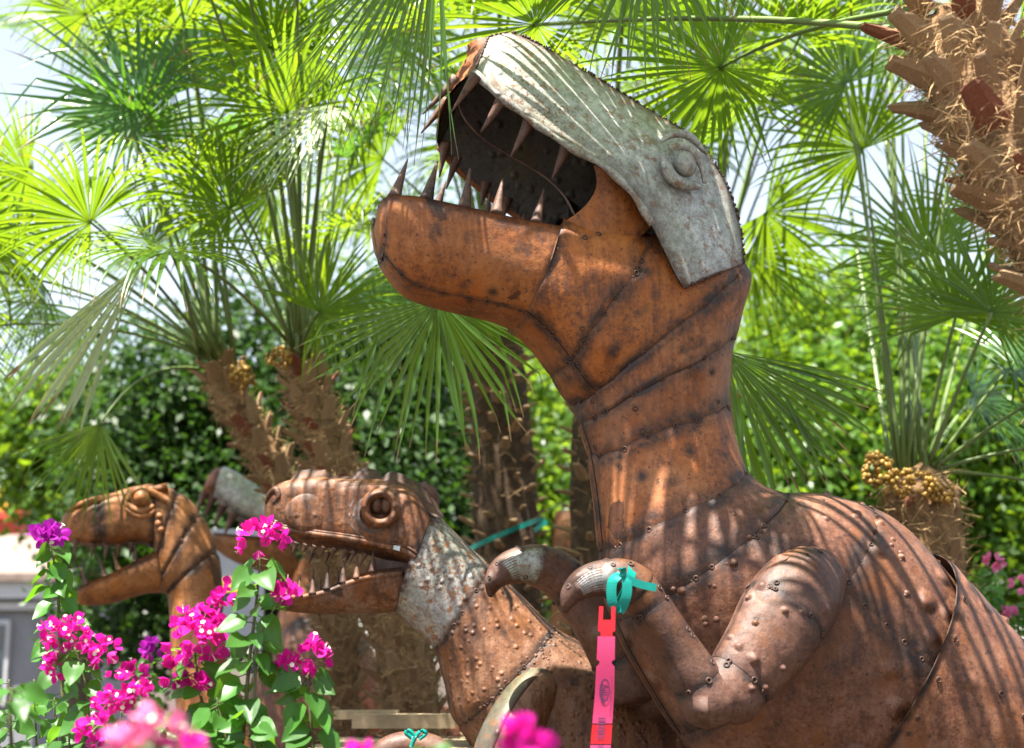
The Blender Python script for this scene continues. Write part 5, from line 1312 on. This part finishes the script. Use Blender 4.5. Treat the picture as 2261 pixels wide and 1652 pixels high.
def floret_mesh():
    G = Geo(); v, f = tube([(0, 0, .1), (0, 0, .62)], [.03, .045], 5); G.add(v, f)
    for k in range(5):
        a = k * 2 * math.pi / 5; d = np.array([math.cos(a), math.sin(a), 0]); e = np.array([-math.sin(a), math.cos(a), 0])
        G.add([d * .02 + ZUP * .62, d * .12 + e * .075 + ZUP * .66, d * .17 + ZUP * .65, d * .12 - e * .075 + ZUP * .66], [(0, 1, 2, 3)])
    v, f = G.out(); return quick_mesh('floret', v, f, FLORET, smooth=False)
FLORET_ME = floret_mesh()
BR = np.random.default_rng(77)
def put_leaf(plant, p, d, size):
    up = nrm(ZUP * .7 + np.array([0, -.6, 0]) + BR.normal(0, .35, 3)); x, y, z = frame_from(d, up)
    inst('leaf', BLEAF[int(BR.integers(0, 4))], basis(p, x, y, z, size), plant)
def cluster(plant, u, v, Y, ru, rv, n, kind='m', size=.036, flo=.35):
    c = P(u, v, Y); s = px(Y)
    for _ in range(n):
        d = nrm(BR.normal(0, 1, 3) + np.array([0, -.5, .25])); p = c + d * np.array([ru * s, min(ru, rv) * s, rv * s]) * BR.uniform(.45, 1.0)
        ax = nrm(d + BR.normal(0, .35, 3) + ZUP * .2); x, y, z = frame_from(np.cross(ax, BR.normal(0, 1, 3)), ax)
        sc = size * BR.uniform(.75, 1.2)
        o = inst('flower', FLW[kind][int(BR.integers(0, 3))], basis(p, x, y, z, sc), plant)
        if BR.random() < flo and d[1] < .25:
            fl = bpy.data.objects.new('floret', FLORET_ME); COL.objects.link(fl); fl.parent = o; fl.scale = (1.05, 1.05, 1.15)
def shoot(plant, pts, Y, r0=.006, leaves=20, lsize=.085, vmin=None, spread=1.0):
    pw = catmull([P(u, v, Y) for u, v in pts], 24)
    g0 = np.array([pw[0][0], pw[0][1], 0.0]); full = np.vstack([[g0], [g0 * .5 + pw[0] * .5], pw])
    v, f = tube(full, np.linspace(r0 * 1.6, r0 * .5, len(full)), 6); obj('stem', v, f, B_STEM, plant)
    leaves = int(leaves * 1.45); lsize = lsize * .84
    for k in range(leaves):
        q = (k + .5) / leaves; i = int(q * 23); p = pw[i]; a = k * 2.4 + BR.normal(0, .3)
        d = nrm(np.array([math.cos(a), math.sin(a) * .8 - .25, BR.uniform(-.55, .25)])); s = lsize * BR.uniform(.65, 1.15)
        pe = p + d * s * .35 * spread
        put_leaf(plant, pe, nrm(d + ZUP * BR.uniform(-.7, 0)), s)
        v, f = tube([p, pe], [.0018, .0012], 4); obj('leaf_stalk', v, f, B_STEM, plant)
def plant(name_label, u, Y, group=None):
    c = P(u, 1652, Y); return thing('bougainvillea', (c[0], Y, 0), name_label, 'flowering plant', group)
p1 = plant('tall bougainvillea stem with magenta cluster on top beside the browed head', 540, 4.0)
shoot(p1, [(520, 1760), (538, 1600), (552, 1450), (566, 1330), (576, 1220)], 4.0, .006, 34, .098)
cluster(p1, 574, 1192, 4.0, 48, 40, 26); cluster(p1, 488, 1312, 4.05, 22, 22, 9); cluster(p1, 628, 1310, 3.98, 20, 22, 9)
shoot(p1, [(566, 1420), (595, 1360), (625, 1325)], 3.98, .003, 4, .07)
shoot(p1, [(600, 1760), (560, 1640), (540, 1560)], 3.95, .004, 12, .10)
p2 = plant('bougainvillea with the widest magenta cluster, left of the tall stem', 440, 4.1)
shoot(p2, [(470, 1760), (460, 1620), (440, 1520), (430, 1430)], 4.1, .005, 22, .09)
cluster(p2, 432, 1408, 4.08, 62, 62, 46); cluster(p2, 385, 1490, 4.08, 26, 28, 12); cluster(p2, 455, 1370, 4.1, 40, 30, 14); cluster(p2, 440, 1505, 4.08, 28, 16, 8)
shoot(p2, [(520, 1760), (500, 1640), (478, 1540)], 4.0, .004, 14, .10)
p3 = plant('bougainvillea with bright pink-magenta double cluster at far left', 190, 4.1)
shoot(p3, [(210, 1760), (205, 1620), (190, 1520), (165, 1430)], 4.1, .005, 18, .085)
cluster(p3, 150, 1400, 4.1, 60, 40, 36, 'm', .034, .5); cluster(p3, 222, 1432, 4.1, 34, 34, 18, 'm', .032, .4); cluster(p3, 118, 1475, 4.1, 24, 24, 10)
p4 = plant('low bougainvillea with magenta flowers and many white florets, near bottom left', 265, 3.9)
shoot(p4, [(250, 1760), (262, 1660), (268, 1570)], 3.9, .005, 12, .08)
cluster(p4, 268, 1540, 3.9, 54, 50, 36, 'm', .033, .75); cluster(p4, 218, 1618, 3.9, 40, 34, 18, 'm', .033, .5); cluster(p4, 235, 1590, 3.9, 30, 24, 8)
for q in ((200, 1560), (300, 1600), (345, 1580), (150, 1560)): shoot(p4, [(q[0] + 8, 1780), (q[0] + 5, 1690), q], BR.uniform(3.9, 4.3), .004, 12, .085)
p5 = plant('bougainvillea with open magenta cluster under the lower jaw of the browed dinosaur', 685, 4.05)
shoot(p5, [(700, 1760), (690, 1640), (682, 1540), (678, 1480)], 4.05, .005, 22, .098)
cluster(p5, 690, 1448, 4.05, 36, 32, 17); cluster(p5, 636, 1470, 4.05, 22, 22, 8)
p6 = plant('bougainvillea with purple tuft on a drooping leafy stem before the ochre raptor snout', 120, 5.3)
shoot(p6, [(140, 1560), (132, 1400), (126, 1290), (112, 1200)], 5.3, .006, 26, .105)
cluster(p6, 108, 1180, 5.3, 34, 24, 18, 'p', .045, .3)
p7 = plant('bougainvillea with heavily blurred pale pink blooms nearest the camera at bottom left', 350, 2.0)
shoot(p7, [(340, 1780), (350, 1680), (356, 1630)], 2.0, .004, 8, .055)
cluster(p7, 352, 1608, 2.0, 30, 34, 9, 'l', .032, .2); cluster(p7, 275, 1648, 2.0, 40, 22, 8, 'l', .032, .2); cluster(p7, 400, 1650, 2.0, 40, 18, 8, 'm', .03, .3)
p8 = plant('blurred hot pink bougainvillea bloom close to the camera at bottom centre', 1160, 2.0)
shoot(p8, [(1170, 1820), (1165, 1720), (1160, 1650)], 2.0, .004, 3, .03)
cluster(p8, 1160, 1634, 2.0, 40, 30, 12, 'm', .034, .15); cluster(p8, 1140, 1606, 2.0, 12, 10, 2, 'l', .024, 1)
p9 = plant('bougainvillea with pale pink tips on leafy stems at the right edge behind the back', 2200, 7.2)
shoot(p9, [(2190, 1560), (2185, 1400), (2178, 1320), (2192, 1250)], 7.2, .007, 34, .09); shoot(p9, [(2260, 1560), (2250, 1420), (2245, 1330)], 7.2, .007, 26, .09)
cluster(p9, 2194, 1242, 7.2, 18, 12, 8, 'l', .045, .1); cluster(p9, 2222, 1356, 7.15, 22, 12, 9, 'l', .045, .1); cluster(p9, 2252, 1290, 7.2, 14, 10, 5, 'l', .045, .1)
p10 = plant('dim purple bougainvillea sprig in the shade below the raptor jaw', 330, 6.0)
shoot(p10, [(320, 1700), (325, 1560), (330, 1450)], 6.0, .006, 20, .09); cluster(p10, 332, 1432, 6.0, 18, 20, 10, 'p', .045, .1); cluster(p10, 292, 1482, 5.9, 28, 14, 10, 'm', .045, .1)
p11 = plant('green leafy bougainvillea without flowers filling the bottom left corner', 40, 4.4)
for q in ((20, 1500), (75, 1500), (120, 1540), (-10, 1560)): shoot(p11, [(q[0] + 10, 1780), (q[0] + 6, 1660), q], 4.4 + BR.uniform(-.2, .5), .004, 16, .075)
p12 = plant('glossy lime leaved sprig at the very bottom left edge', 10, 3.0)
shoot(p12, [(20, 1760), (26, 1660), (20, 1560), (34, 1520)], 3.0, .004, 9, .085)
p13 = plant('blurred lime green leaf tips at the bottom edge before the pallet', 950, 2.3)
shoot(p13, [(930, 1780), (940, 1700), (950, 1650)], 2.3, .003, 10, .04); shoot(p13, [(990, 1780), (985, 1700), (975, 1652)], 2.3, .003, 7, .04)
p14 = plant('small magenta bougainvillea bloom blurred at the bottom edge right of the low flowers', 780, 2.4)
shoot(p14, [(785, 1800), (782, 1720), (780, 1665)], 2.4, .003, 4, .04); cluster(p14, 782, 1656, 2.4, 30, 16, 6, 'm', .032, .1)
